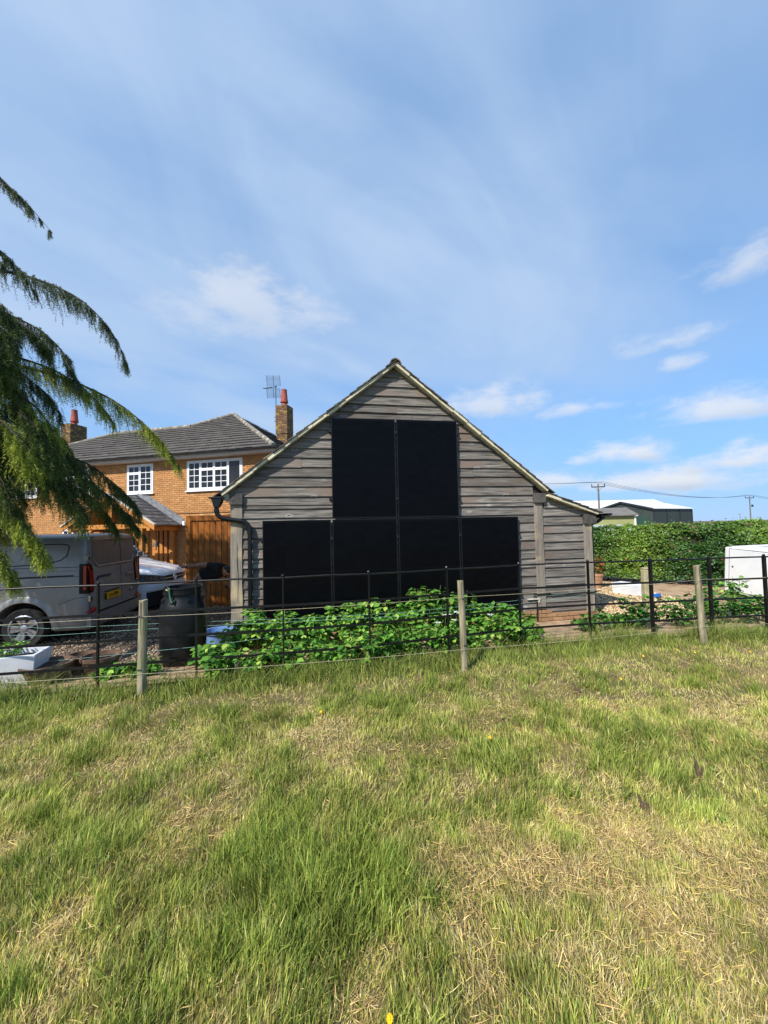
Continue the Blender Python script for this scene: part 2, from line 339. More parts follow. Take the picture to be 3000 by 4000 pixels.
def dryness(x, y):
    d = .29+.14*vnoise(x, y, .75, 11)+.50*vnoise(x, y, .22, 12)+.30*vnoise(x, y, .09, 13)
    for a, b, r, k in PATCH: d = d+k*(.26 if k > 0 else .36)*np.exp(-((x-a)**2+(y-b)**2)/(r*r))
    edge = np.clip(1-np.abs(fy(x)-.05-y)/.55, 0, 1)
    return d-1.3*edge
def field_points(n, y0, y1, margin):
    y = np.sqrt(rng.uniform(y0*y0, y1*y1, n)); x = rng.uniform(-1, 1, n)*(y*1.03+margin)
    k = y < fy(x)+rng.normal(0, .07, n)-.02; return x[k], y[k]
def blades(x, y, h, w, lean, az, c_root, c_tip, bend):
    n = len(x); z0 = hgt(x, y)-.006; dx, dy = np.cos(az), np.sin(az); wx, wy = -dy, dx
    ph = rng.uniform(0, 2*np.pi, n); wx = np.cos(ph); wy = np.sin(ph)
    P = np.zeros((n, 5, 3))
    def pt(t): return np.stack([x+dx*h*lean*(t+bend*t*t), y+dy*h*lean*(t+bend*t*t), z0+h*(t-.28*bend*lean*t*t)], 1)
    W = np.stack([wx*w, wy*w, 0*w], 1)*.5
    b, m_, t_ = pt(0.), pt(.55), pt(1.)
    P[:, 0] = b-W; P[:, 1] = b+W; P[:, 2] = m_-W*.85; P[:, 3] = m_+W*.85; P[:, 4] = t_
    T = np.array([(0, 1, 3), (0, 3, 2), (2, 3, 4)])[None]+(np.arange(n)*5)[:, None, None]
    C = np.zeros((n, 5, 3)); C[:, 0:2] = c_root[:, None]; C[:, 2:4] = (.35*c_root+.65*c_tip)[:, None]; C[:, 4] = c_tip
    return P.reshape(-1, 3), T.reshape(-1, 3), C.reshape(-1, 3)
def join(parts):
    V, T, C = [], [], []; k = 0
    for v, t, c in parts: V.append(v); T.append(t+k); C.append(c); k += len(v)
    return np.concatenate(V), np.concatenate(T), np.concatenate(C)
LUSH = np.array([hexc(h) for h in ('#8a9a48', '#7c9040', '#9aa652', '#aaae5a', '#6e863c')]); MIDC = np.array([hexc(h) for h in ('#b0b056', '#bfb964', '#a0a84e', '#ccc67c', '#96a24a', '#acaa58', '#d6ce8a')]); DRYC = np.array([hexc(h) for h in ('#d2c592', '#c2b382', '#e0d5a8', '#b09d70', '#c0b084', '#9c8862')])
BRIGHT = 1.32
def pick(P, n): return BRIGHT*P[rng.integers(0, len(P), n)]*rng.uniform(.6, 1.3, (n, 1))
def make_grass():
    parts = []
    for y0, y1, n, wk, mg in ((.85, 2.4, 145000, 1., .4), (2.4, 3.8, 100000, 1.25, .6), (3.8, 6.4, 95000, 1.6, .8)):
        x, y = field_points(n, y0, y1, mg); n = len(x); d = dryness(x, y); r = rng.normal(0, .27, n)+d
        lush = r < .04; dry = (r > .60) | (rng.uniform(0, 1, n) < .15); edge = np.clip(1-np.abs(fy(x)-.12-y)/.5, 0, 1)
        tall = np.clip(.6-d, 0, 1.1)
        h = (.036+.042*tall)*rng.uniform(.4, 1.5, n)*(1+.35*vnoise(x, y, .07, 35))+edge*rng.uniform(.0, .10, n)*(vnoise(x, y, .35, 33) > -.2); h = np.where(dry, h*.8, h)
        w = rng.uniform(.0020, .0042, n)*wk*(1+.35*lush); az = rng.uniform(0, 2*np.pi, n)*.55+1.2*vnoise(x, y, .5, 21)*2.2
        lean = np.abs(rng.normal(.16, .20, n))+np.where(dry, rng.uniform(0, .45, n), 0)
        tip = np.where(lush[:, None], pick(LUSH, n), np.where(dry[:, None], pick(DRYC, n), pick(MIDC, n)))
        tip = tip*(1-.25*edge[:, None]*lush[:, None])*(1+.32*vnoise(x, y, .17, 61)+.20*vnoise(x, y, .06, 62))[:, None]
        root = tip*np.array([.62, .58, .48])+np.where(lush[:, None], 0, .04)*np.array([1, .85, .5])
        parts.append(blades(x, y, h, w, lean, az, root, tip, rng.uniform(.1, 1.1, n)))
    # the same sward either side of the mown strip, with fewer, broader blades
    y = rng.uniform(.1, 6.6, 120000); x = rng.uniform(-9.5, 9.5, 120000); k = (np.abs(x) > y*1.03+.3) & (np.abs(x) < y*1.03+3.2) & (y < fy(x)-.05) | (y < .9) & (np.abs(x) < 3); x, y = x[k][:62000], y[k][:62000]; n = len(x); d = dryness(x, y)+rng.normal(0, .27, n)
    tip = np.where((d < .04)[:, None], pick(LUSH, n), np.where((d > .6)[:, None], pick(DRYC, n), pick(MIDC, n)))
    parts.append(blades(x, y, rng.uniform(.03, .10, n), rng.uniform(.006, .011, n), np.abs(rng.normal(.35, .3, n)), rng.uniform(0, 6.28, n), tip*.6, tip, rng.uniform(.1, 1.1, n)))
    # tall dark tussocks along the fence
    for cx in np.arange(-6, 7, .14):
        k = int(rng.uniform(10, 120)*(1.2 if vnoise(cx, 0, .6, 31) > .0 else .35)); x = cx+rng.normal(0, .07, k); y = fy(x)+rng.normal(-.05, .11, k); n = k
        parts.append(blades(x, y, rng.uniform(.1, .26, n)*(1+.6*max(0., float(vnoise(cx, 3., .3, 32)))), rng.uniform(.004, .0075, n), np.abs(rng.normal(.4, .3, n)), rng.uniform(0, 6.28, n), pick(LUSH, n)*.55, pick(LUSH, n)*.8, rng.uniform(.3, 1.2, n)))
    # brighter tussocks scattered over the field, thickest in the lush middle
    for _ in range(260):
        cy = math.sqrt(rng.uniform(1.2, 20)); cx = rng.uniform(-1, 1)*(cy*1.0+.2)
        if _ < 45: cx, cy = rng.normal(-.42, .22), rng.normal(1.95, .25)
        if cy > fy(cx)-.1 or float(dryness(np.array(cx), np.array(cy))) > .5: continue
        k = int(rng.uniform(25, 85)); x = cx+rng.normal(0, .045, k); y = cy+rng.normal(0, .045, k); g_ = pick(LUSH, k)*np.array([.92, .93, .78])
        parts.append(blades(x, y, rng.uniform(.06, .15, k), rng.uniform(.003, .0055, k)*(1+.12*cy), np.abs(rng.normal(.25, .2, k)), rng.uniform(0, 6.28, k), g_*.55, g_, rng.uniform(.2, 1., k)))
    V, T, C = join(parts)
    props(link('field_grass', tri_mesh('field_grass', V, T, GRASS, C)), 'rough mown field grass in the foreground', 'grass', kind='stuff')
    # cut straw and dead stems lying about, thickest on the dry patches
    parts = []
    for y0, y1, n, wk, mg in ((.85, 2.4, 110000, 1., .4), (2.4, 3.8, 70000, 1.2, .6), (3.8, 6.3, 55000, 1.5, .8)):
        x, y = field_points(n, y0, y1, mg); d = dryness(x, y); k = rng.uniform(0, 1, len(x)) < np.clip(.05+.75*(d-.3), .04, .75); k &= y < fy(x)-.1; x, y, d = x[k], y[k], d[k]; n = len(x)
        L = rng.uniform(.02, .085, n)*rng.uniform(.5, 1, n)*np.where(rng.uniform(0, 1, n) < .02, 2., 1.); az = rng.uniform(0, 2*np.pi, n)+.8*vnoise(x, y, .4, 41); tilt = np.abs(rng.normal(.12, .35, n)); w = rng.uniform(.0012, .0024, n)*wk
        z = hgt(x, y)+rng.uniform(.004, .034, n); D = np.stack([np.cos(az)*np.cos(tilt), np.sin(az)*np.cos(tilt), np.sin(tilt)], 1)*L[:, None]
        W = np.stack([-np.sin(az)*w, np.cos(az)*w, rng.normal(0, .5, n)*w], 1)*.5; p = np.stack([x, y, z], 1); s = np.array([0, 0, 1])*(L*rng.uniform(-.08, .10, n))[:, None]
        P = np.stack([p-W, p+W, p+D*.5+s-W, p+D*.5+s+W, p+D], 1); c = np.where((rng.uniform(0, 1, n) < .3)[:, None], pick(MIDC, n), pick(DRYC, n))*np.array([.90, .75, .60])
        T = np.array([(0, 1, 3), (0, 3, 2), (2, 3, 4)])[None]+(np.arange(n)*5)[:, None, None]
        parts.append((P.reshape(-1, 3), T.reshape(-1, 3), np.repeat(c, 5, 0)))
    V, T, C = join(parts)
    props(link('straw_litter', tri_mesh('straw_litter', V, T, STRAW, C)), 'dry cut straw lying over the mown field', 'straw', kind='stuff')
make_grass()
def make_weeds():
    tv = np.array([(0, 0, 0), (-.16, .3, .04), (.16, .3, .04), (-.2, .65, .03), (.2, .65, .03), (0, 1, -.06), (0, .5, -.03)]); tt = np.array([(0, 6, 1), (0, 2, 6), (1, 6, 3), (6, 5, 3), (6, 2, 4), (6, 4, 5)]); P, D, S = [], [], []
    for _ in range(90):
        cy = math.sqrt(rng.uniform(1.3, 24)); cx = rng.uniform(-1, 1)*(cy+.2)
        if cy > fy(cx)-.15: continue
        k = int(rng.uniform(4, 10)); a0 = rng.uniform(0, 6.28)
        for j in range(k): a = a0+6.28*j/k+rng.normal(0, .3); P.append((cx, cy, float(hgt(cx, cy))+.02)); D.append((math.cos(a), math.sin(a), rng.uniform(.15, .9))); S.append(rng.uniform(.014, .034))
    n = len(P); V, T = place(tv, tt, np.array(P), basis(np.array(D), rng.normal(0, .2, (n, 3))+[0, 0, 1]), np.array(S)); c = np.array([hexc('#7c9a40'), hexc('#6a8a38'), hexc('#98aa50')])[rng.integers(0, 3, n)]*rng.uniform(.9, 1.4, (n, 1))
    props(link('field_weeds', tri_mesh('field_weeds', V, T, GRASS, np.repeat(c, len(tv), 0), smooth=True)), 'broad-leaved weeds scattered through the mown grass', 'weeds', kind='stuff')
make_weeds()

# ------------------------------------------------------------------ the barn
WOOD = mat('weathered_board', '#89837b', '#443f39', .88, (2.4, 12, 44), 10, .33, .66, bump=.6, bscale=(6, 50, 120), c3='#6f6156', s3=1.1, rand=.30, bdist=.006, knots=True)
OAK = mat('weathered_oak', '#9b9183', '#6c6358', .85, (22, 22, 1.6), 8, .3, .7, bump=.4, bscale=(60, 60, 3), c3='#b3a27f', s3=2.2, rand=.1)
OAKEND = mat('dark_oak_end', '#5b5651', '#3c3936', .85, (14, 14, 14), 6, rand=.15, bump=.3)
BACK = mat('barn_lining', '#2a2622', None, .95)
VERGE = mat('verge_mortar', '#d9d2b6', '#b8b092', .9, (9, 9, 9), 6, bump=.3)
TILE = mat('clay_tile', '#5a4d45', '#3b3531', .85, (9, 9, 9), 6, c3='#7b7566', s3=4, rand=.2, islands=.2, bump=.3)
BLACKP = mat('black_plastic', (.003, .0032, .004), (.0045, .0047, .0055), .33, (10, 10, 10), 3, spec=.5)
BRICKB = mat('plinth_brick', '#a88562', '#8a6a4c', .9, (30, 30, 30), 5, rand=.15, bump=.3)
MORTAR = mat('mortar', '#9c8b74', '#857660', .95, (30, 30, 30), 5, bump=.3)
PALEW = mat('pale_timber', '#d8d2c2', '#bdb5a2', .8, (10, 10, 10))
barn = thing('timber_barn', 'weathered grey timber barn with steep gable and lean-to on its right', 'barn', tuple(BW), YAW)
APEX = (1.16, 4.715); SL, SR = .79, .79
def zroof(u):   # underside of the roof over the gable
    return APEX[1]-.075-(SL*(APEX[0]-u) if u < APEX[0] else SR*(u-APEX[0]))
def zlean(u): return 2.30-.345*(u-4.07)-.05
mb = MB(); mb.prism([(-1.66, -.2), (4.0, -.2), (4.0, zroof(4.0)-.03), (APEX[0], zroof(APEX[0])-.05), (-1.66, zroof(-1.66)-.03)], .012, .06, lambda p, q, t: (p, t, q)); mb.build('gable_lining', BACK, barn)
mb = MB(); mb.prism([(4.0, -.2), (5.02, -.2), (5.02, zlean(5.02)-.03), (4.0, zlean(4.0)-.03)], .012, .06, lambda p, q, t: (p, t, q)); mb.build('lean_to_lining', BACK, barn)
mb = MB(); mb.box(-1.66, -1.6, .06, 9, -.2, 2.2); mb.box(4.97, 5.02, .06, 9, -.2, 1.85); mb.box(-1.66, 5.02, 8.95, 9, -.2, 1.85); mb.prism([(-1.66, 1.85), (4.0, 1.85), (4.0, 2.3), (1.16, 4.55), (-1.66, 2.3)], 8.95, 9., lambda p, q, t: (p, t, q)); mb.build('rear_walls', WOOD, barn)
def board(u0, u1, zb, zt, zf=None):
    """A feather-edge board: proud at its lower edge, thin at the top; zf(u) clips it under the roof."""
    n = max(2, int((u1-u0)/.22)+1); us = np.linspace(u0, u1, n); sag = rng.normal(0, .0022, n); sag = np.convolve(sag, [.25, .5, .25], 'same'); tip = rng.normal(0, .0015)*(us-us.mean())
    cup = rng.uniform(-.003, .005); V = []; F = []
    for i, u in enumerate(us):
        top = zt if zf is None else min(zt, zf(u)); b = zb+sag[i]+tip[i]; b = min(b, top-.001)
        k = (top-b)/max(zt-zb, .01); yo = -.034-cup+rng.normal(0, .0012); yi = -.010 if k > .98 else -.034+.024*k
        yo -= .006; V += [(u, yo, b), (u, yi, top), (u, .010, top), (u, .010, b)]
    for i in range(n-1):
        a = i*4; F += [(a, a+4, a+5, a+1), (a+1, a+5, a+6, a+2), (a+3, a+7, a+4, a)]
    F += [(0, 1, 2, 3), tuple((n-1)*4+k for k in (3, 2, 1, 0))]
    mb = MB(); mb.v = V; mb.f = F; return mb.build('weatherboard', WOOD, barn)
ZB = [4.596, 4.437, 4.264, 4.097, 3.936, 3.782, 3.608, 3.455, 3.288, 3.123, 2.963, 2.792, 2.631, 2.455, 2.285, 2.139, 2.073, 1.913, 1.764, 1.583, 1.416, 1.246, 1.082, .903, .743, .569, .426, .233, .10]
prev = 4.64
for k, zb in enumerate(ZB):
    zt = prev+.022; prev = zb
    ul = APEX[0]-(APEX[1]-.075-zb)/SL+.02; ur = APEX[0]+(APEX[1]-.075-zb)/SR-.02
    if zb < 2.2: ul, ur = -1.495, 3.835
    elif zb < 2.32: ul, ur = max(ul, -1.70), min(ur, 3.83)
    zf = zroof if zb > 2.0 else None
    if ur-ul < 1.6: board(ul, ur, zb, zt, zf); continue
    cut = [ul, rng.uniform(.15, 2.2), ur]
    if k == 11: cut = [ul, -.52, ur]
    if k in (12,): cut = [ul, rng.uniform(.2, 1.5), 2.62, ur]
    if k in (5, 3): cut = [ul, rng.uniform(.7, 1.6), ur]
    for a, b in zip(cut[:-1], cut[1:]): board(a+.002, b-.002, zb+rng.normal(0, .003), zt, zf)
prev = 2.20
for zb in [2.035, 1.873, 1.702, 1.546, 1.379, 1.221, 1.05, .884, .707, .551, .38, .226, .06]:
    board(4.05 if zb > 2.03 else 4.0, min(4.88 if zb < 1.7 else 5.0, 4.07+(2.25-zb)/.345-.02), zb, prev+.022, zlean if zb > 1.6 else None); prev = zb
def post(u0, u1, z0, z1, y0=-.052, mt=OAK):
    n = 9; V = []
    for i in range(n+1):
        z = z0+(z1-z0)*i/n; j = rng.normal(0, .004, 4) if 0 < i < n else np.zeros(4)
        V += [(u0+j[0], y0+j[1]*.5, z), (u1+j[2], y0+j[3]*.5, z), (u1+j[2], .02, z), (u0+j[0], .02, z)]
    F = [(0, 3, 2, 1), tuple(n*4+k for k in range(4))]
    for i in range(n):
        for k in range(4): F.append((i*4+k, i*4+(k+1) % 4, i*4+4+(k+1) % 4, i*4+4+k))
    mb = MB(); mb.v = V; mb.f = F; return mb.build('post', mt, barn)
post(-1.682, -1.497, .2, 2.142); post(3.832, 4.0, .11, 2.122); post(4.872, 5.045, .0, 1.702)
CRK = mat('crack', '#1d1a17', None, .9)
mb = MB(); mb.prism([(-1.578, 1.52), (-1.571, 1.2), (-1.558, .92), (-1.574, .52), (-1.566, .92), (-1.58, 1.2)], -.0565, -.051, lambda p, q, t: (p, t, q)); mb.build('drying_crack', CRK, barn)
for u0, u1, z0, z1 in ((-1.69, -1.478, 2.146, 2.328), (3.815, 4.06, 2.126, 2.313), (4.862, 5.12, 1.705, 1.892)):
    MB().box(u0, u1, -.095, .05, z0, z1).build('beam_end', OAKEND, barn, bevel=.008)
MB().box(4.064, 4.13, -.045, .05, 2.185, 2.275).build('rafter_foot', OAK, barn, bevel=.005)
mb = MB(); mb.prism([(-1.80, 2.33), (-1.70, 2.33), (-1.70, 2.22), (-1.745, 2.205), (-1.80, 2.235)], -.03, .05, lambda p, q, t: (p, t, q)); mb.build('rafter_foot', PALEW, barn)
# verge strips, tiles, ridge
def verge(u0, z0, u1, z1, name='verge_strip'):
    n = int(math.hypot(u1-u0, z1-z0)/.34)+1; d = Vector((u1-u0, 0, z1-z0)); L = d.length; d.normalize(); nn = Vector((-d.z, 0, d.x)); nn = nn if nn.z > 0 else -nn
    for i in range(n):
        a, b = L*i/n+.002, L*(i+1)/n-.002; j = rng.normal(0, .005); k = rng.normal(0, .006)
        P = Vector((u0, 0, z0)); mb = MB()
        mb.add([P+d*t+nn*h+Vector((0, y+(k if y < 0 else 0), 0)) for t in (a, b) for h, y in ((-.032+j*.7, -.150), (.012+j*.4, -.147), (.012, .03), (-.032+j*.7, .03))], [(0, 1, 2, 3), (7, 6, 5, 4), (0, 4, 5, 1), (1, 5, 6, 2), (2, 6, 7, 3), (3, 7, 4, 0)])
        mb.build(name, VERGE, barn)
verge(-1.81, 2.323, 1.16, 4.669); verge(1.16, 4.669, 4.08, 2.362); verge(4.07, 2.285, 5.14, 1.913)
def roof_tiles(u0, z0, u1, z1, deep=9.1):
    """Courses of plain tiles climbing from the eave (u0, z0) to the ridge; the front one of each course is its own tile."""
    d = Vector((u1-u0, 0, z1-z0)); L = d.length; d.normalize(); nn = Vector((-d.z, 0, d.x)); nn = nn if nn.z > 0 else -nn; n = max(2, int(L/.165)); rest = MB()
    for i in range(n):
        a = L*i/n-.045; b = min(L*(i+1)/n+.02, L); P = Vector((u0, 0, z0))
        def tl(m_, y0, y1, j, k):
            m_.add([P+d*(t-j)+nn*h+Vector((0, y, 0)) for t, hs in ((a, (.014, .027+k)), (b, (.000, .013))) for h, y in ((hs[0], y0), (hs[1], y0), (hs[1], y1), (hs[0], y1))], [(0, 1, 2, 3), (7, 6, 5, 4), (0, 4, 5, 1), (1, 5, 6, 2), (2, 6, 7, 3), (3, 7, 4, 0)])
        m_ = MB(); tl(m_, -.165+rng.normal(0, .008), .17, rng.normal(0, .012), rng.uniform(0, .010)); m_.build('roof_tile', TILE, barn)
        y = .17
        while y < deep: tl(rest, y+.003, y+.26, rng.normal(0, .003), rng.uniform(0, .004)); y += .263
    o = rest.build('roof_tiles', TILE, barn); o['kind'] = 'stuff'
    mb = MB(); P0, P1 = Vector((u0, 0, z0)), Vector((u1, 0, z1)); mb.add([p+nn*h+Vector((0, y, 0)) for p in (P0, P1) for h, y in ((-.022, .03), (-.002, .03), (-.002, deep), (-.022, deep))], [(0, 1, 2, 3), (7, 6, 5, 4), (0, 4, 5, 1), (1, 5, 6, 2), (2, 6, 7, 3), (3, 7, 4, 0)]); mb.build('roof_deck', BACK, barn)
roof_tiles(-1.86, 2.298, 1.16, 4.684); roof_tiles(4.16, 2.314, 1.16, 4.684); roof_tiles(5.18, 1.914, 4.05, 2.307)
for k in range(22):
    y = -.18+k*.42; mb = MB()
    prof = [(-.135, -.055), (-.10, .022), (-.05, .06), (0, .072), (.05, .06), (.10, .022), (.135, -.055), (.115, -.06), (.08, .008), (0, .048), (-.08, .008), (-.115, -.06)]
    mb.prism(prof[::-1], y, y+.415, lambda p, q, t: (1.16+p*.8, t, 4.69+q*.72)); mb.build('ridge_tile', TILE, barn)
# brick plinth, three courses
mb = MB(); mb.box(-1.68, 5.03, -.012, .05, -.3, .09); mb.build('plinth_core', MORTAR, barn)
bme = MB().box(-.1055, .1055, -.03, .03, -.0315, .0315).mesh('plinth_brick', BRICKB, bevel=.004)
for c_ in range(4):
    zc = .055-.075*c_; u = -1.66+(.1125 if c_ % 2 else 0)
    while u < 4.95:
        if c_ > 0 or u < 4.0: part_copy('plinth_brick', bme, barn, (u+.1, -.006+rng.normal(0, .002), zc))
        u += .2235
# lean-to gutter and downpipe at the right corner
mb = MB(); prof = [(.06*math.cos(w), .055*math.sin(w)) for w in np.linspace(math.pi, 2*math.pi, 9)]; prof += [(p*.9, q*.9) for p, q in prof[::-1]]
mb.prism(prof, -.13, 9., lambda p, q, t: (5.39+p, t, 1.905+q)); mb.prism([(.058*math.cos(w), .053*math.sin(w)) for w in np.linspace(math.pi, 2*math.pi, 9)], -.128, -.12, lambda p, q, t: (5.39+p, t, 1.905+q)); mb.box(5.26, 5.33, -.06, 9, 1.82, 1.895); mb.build('lean_to_gutter', BLACKP, barn)
MB().tube([(5.36, -.02, 1.84), (5.24, .03, 1.74), (5.11, .05, 1.68), (5.11, .05, -.05)], .032, 10).build('downpipe', BLACKP, barn, smooth=40)

# left rainwater hopper and downpipe
pipe = thing('downpipe', 'black plastic hopper and cranked downpipe on the barn left corner', 'downpipe', barn_pt(-1.365, -.09, .1), YAW)
Mp = MROOT[pipe.name].inverted() @ MROOT[barn.name]
def in_pipe(mb): mb.v = [tuple(Mp @ Vector(p)) for p in mb.v]; return mb
YP = -.10
mb = MB(); mb.prism([(-1.965, 2.262), (-1.775, 2.262), (-1.785, 2.235), (-1.80, 2.18), (-1.845, 2.10), (-1.915, 2.10), (-1.935, 2.18), (-1.955, 2.235)][::-1], YP-.07, YP+.07, lambda p, q, t: (p, t, q)); in_pipe(mb).build('hopper_head', BLACKP, pipe, bevel=.01)
mb = MB(); mb.prism([(-1.99, 2.275), (-1.77, 2.275), (-1.77, 2.250), (-1.99, 2.250)][::-1], YP-.085, YP+.085, lambda p, q, t: (p, t, q)); in_pipe(mb).build('hopper_rim', BLACKP, pipe, bevel=.006)
path = [(-1.885, YP, 2.14), (-1.885, YP, 2.05), (-1.875, YP, 2.0), (-1.845, YP, 1.955), (-1.80, YP, 1.93), (-1.70, YP, 1.91), (-1.50, YP, 1.875), (-1.44, YP, 1.855), (-1.395, YP, 1.815), (-1.372, YP, 1.76), (-1.366, YP, 1.70), (-1.366, YP, .12)]
in_pipe(MB().tube(path, .036, 14)).build('pipe_run', BLACKP, pipe, smooth=40)
for z0, z1, r in ((2.03, 2.07, .043), (1.66, 1.72, .043), (.90, .96, .043), (.955, .975, .048), (.76, .79, .046)):
    in_pipe(MB().tube([(-1.885 if z0 > 2 else -1.366, YP, z0), (-1.885 if z0 > 2 else -1.366, YP, z1)], r, 14)).build('pipe_collar', BLACKP, pipe, smooth=40)
in_pipe(MB().tube([(-1.53, YP, 1.88), (-1.49, YP, 1.873)], .043, 14)).build('pipe_collar', BLACKP, pipe, smooth=40)
for z in (1.68, .93, .775): in_pipe(MB().box(-1.40, -1.332, YP, -.005, z-.012, z+.012)).build('bracket', BLACKP, pipe)
# dark door-hinge bar seen left of the post, hose on the right wall
CAB = mat('black_cable', '#0d0d0e', None, .5)
w = lambda u, y, z: barn_pt(u, y, z)
hose = thing('black_hose', 'black hose clipped along the lower boards of the lean-to', 'hose', w(4.3, -.05, .1), YAW)
MB().tube([w(3.76, -.06, .385), w(3.95, -.07, .395), w(4.08, -.062, .40), (w(4.12, -.055, .37)), w(4.5, -.05, .368), w(5.0, -.07, .375), w(5.12, -.08, .40)], .013, 8).build('hose_run', CAB, hose, world=True)
MB().tube([w(3.74, -.06, .36), w(3.80, -.062, .33), w(3.81, -.06, .2), w(3.81, -.055, -.1)], .012, 8).build('hose_drop', CAB, hose, world=True)
mb = MB(); M4 = MROOT[hose.name].inverted() @ MROOT[barn.name]; mb.box(3.62, 3.88, -.075, -.04, .30, .318, M4); mb.box(3.845, 3.86, -.075, -.04, .24, .318, M4); mb.build('steel_bracket', PALEW, hose)

# ------------------------------------------------------------------ solar panels
PW, PH, GAP, VG = 1.134, 1.762, .029, .017
CELL = mat('solar_cell', (.0015, .0016, .0024), (.0022, .0025, .0034), .30, (2, 2, 2), 3, spec=.10, rand=.14)
SHEET = mat('panel_backsheet', (.0036, .0038, .0046), None, .4, spec=.1)  # lighter than the cells: busbar reflection put into the gap colour
PFRAME = mat('panel_frame', (.009, .0095, .011), None, .35, metal=.0, spec=.4)
CLAMP = mat('clamp_metal', '#3a3c40', None, .4, metal=.8)
cell = MB().add([(0, 0, 0), (.1775, 0, 0), (.1775, 0, .0885), (0, 0, .0885)], [(0, 1, 2, 3)]); 
cell = MB().box(0, .1775, -.0012, .0, 0, .0885).mesh('solar_cell', CELL)
POS = [(0, 1.89, 'upper left'), (PW+GAP, 1.89, 'upper right'), (-(PW+GAP), 1.89-VG-PH, 'outer left'), (0, 1.89-VG-PH, 'second from the left'), (PW+GAP, 1.89-VG-PH, 'third from the left'), (2*(PW+GAP), 1.89-VG-PH, 'outer right')]
for u0, z0, where in POS:
    lab = f'black solar panel, {where} of the two in the gable peak' if z0 > 1 else f'black solar panel, {where} in the lower row of four'
    p = thing('solar_panel', lab, 'solar panel', barn_pt(u0, -.1, z0), YAW, 'solar panels on the gable')
    t = .011
    for x0, x1, a, b in ((0, PW, 0, t), (0, PW, PH-t, PH), (0, t, t, PH-t), (PW-t, PW, t, PH-t)): MB().box(x0, x1, 0, .035, a, b).build('frame_rail', PFRAME, p)
    MB().box(t, PW-t, .004, .03, t, PH-t).build('backsheet', SHEET, p)
    for r_ in range(18):
        zz = .034+r_*.0935+(.008 if r_ > 8 else 0)
        for c_ in range(6): part_copy('solar_cell', cell, p, (.0225+c_*.1819, .0036, zz))
RAILM = mat('rail_aluminium', '#26282b', None, .4, metal=.7)
k_ = 0
for z in (3.42, 2.23, 1.55, .42):
    a, b = (-.05, 2*PW+GAP+.05) if z > 2 else (-(PW+GAP)-.05, 3*PW+2*GAP+.05)
    r = thing('mounting_rail', {3.42: 'topmost dark mounting rail behind the upper panels', 2.23: 'dark mounting rail behind the feet of the upper panels', 1.55: 'dark mounting rail behind the heads of the lower panels', .42: 'lowest dark mounting rail behind the lower panels'}[z], 'rail', barn_pt(a, -.05, z), YAW, 'solar mounting rails')
    MB().box(0, b-a, -.012, .035, -.018, .018).build('rail_bar', RAILM, r)
    for u in ([0, PW+GAP, 2*(PW+GAP)] if z > 2 else [-(PW+GAP), 0, PW+GAP, 2*(PW+GAP), 3*(PW+GAP)]):
        uc = u-GAP/2-a; MB().box(uc-.016, uc+.016, -.053, -.01, -.022, .022).build('clamp', CLAMP, r, bevel=.003)

# ------------------------------------------------------------------ the brick house (local x along its front, local y inwards)
HR = math.atan2(-.235, .972); HA = (-3.707, 13.624, 0)
house = thing('brick_house', 'orange brick two-storey house with dark tiled hip roof behind the vans', 'house', HA, HR)
HB = mat('house_brick', '#c18d59', '#ae7a49', .9, (18, 18, 18), 4, rand=.0, islands=.13, c3='#c59865', s3=3., bump=.2)
HBO = HB
HM = mat('house_mortar', '#c09a74', '#a98661', .95, (20, 20, 20), 4)
UPVC = mat('white_upvc', '#f0f1f2', None, .35, spec=.5)
GLASS = mat('window_glass', (.006, .007, .009), (.03, .031, .033), .05, (1.5, 1.5, 1.5), 4, spec=.5, rand=.4)
RT = mat('roof_concrete_tile', '#56514c', '#45413d', .9, (4, 4, 4), 5, c3='#5d5952', s3=1.6, islands=.07, bump=.3)
RIDGE = mat('ridge_lichen', '#8d877a', '#5f5a52', .95, (9, 9, 9), 6, c3='#b0aa98', s3=5, bump=.5)
SOFF = mat('soffit_paint', '#c9c0b4', '#b8aea1', .7)
GUT = mat('house_gutter', '#2c3036', None, .35)
LEAD = mat('lead_flashing', '#8d9095', '#6a6d72', .5, (8, 8, 8), 5, metal=.3, bump=.3)
U0, U1, HZ0, HZ1 = -13.9, -.35, -.3, 4.48
OPEN = [(-6.62, -5.38, 3.25, 4.40), (-3.83, -1.46, 3.25, 4.385), (-9.75, -8.47, 3.3, 4.39), (-12.6, -11.3, 3.3, 4.39), (-9.9, -8.3, .55, 1.95), (-6.75, -5.25, -.2, 1.95), (-13.0, -11.6, .55, 1.95)]
mb = MB(); mb.box(U0, U1, .02, .25, HZ0, HZ1); mb.box(U1-.25, U1, .25, 10.2, HZ0, HZ1); mb.box(U0, U0+.25, .25, 8, HZ0, HZ1); mb.box(U0, U1, 10.0, 10.2, HZ0, HZ1); mb.build('wall_core', HM, house)
bm_one = MB().box(0, .2135, 0, .05, 0, .0635).mesh('brick', HB)
sing = []; wall_rest = MB(); c_ = 0; z = HZ0+.12
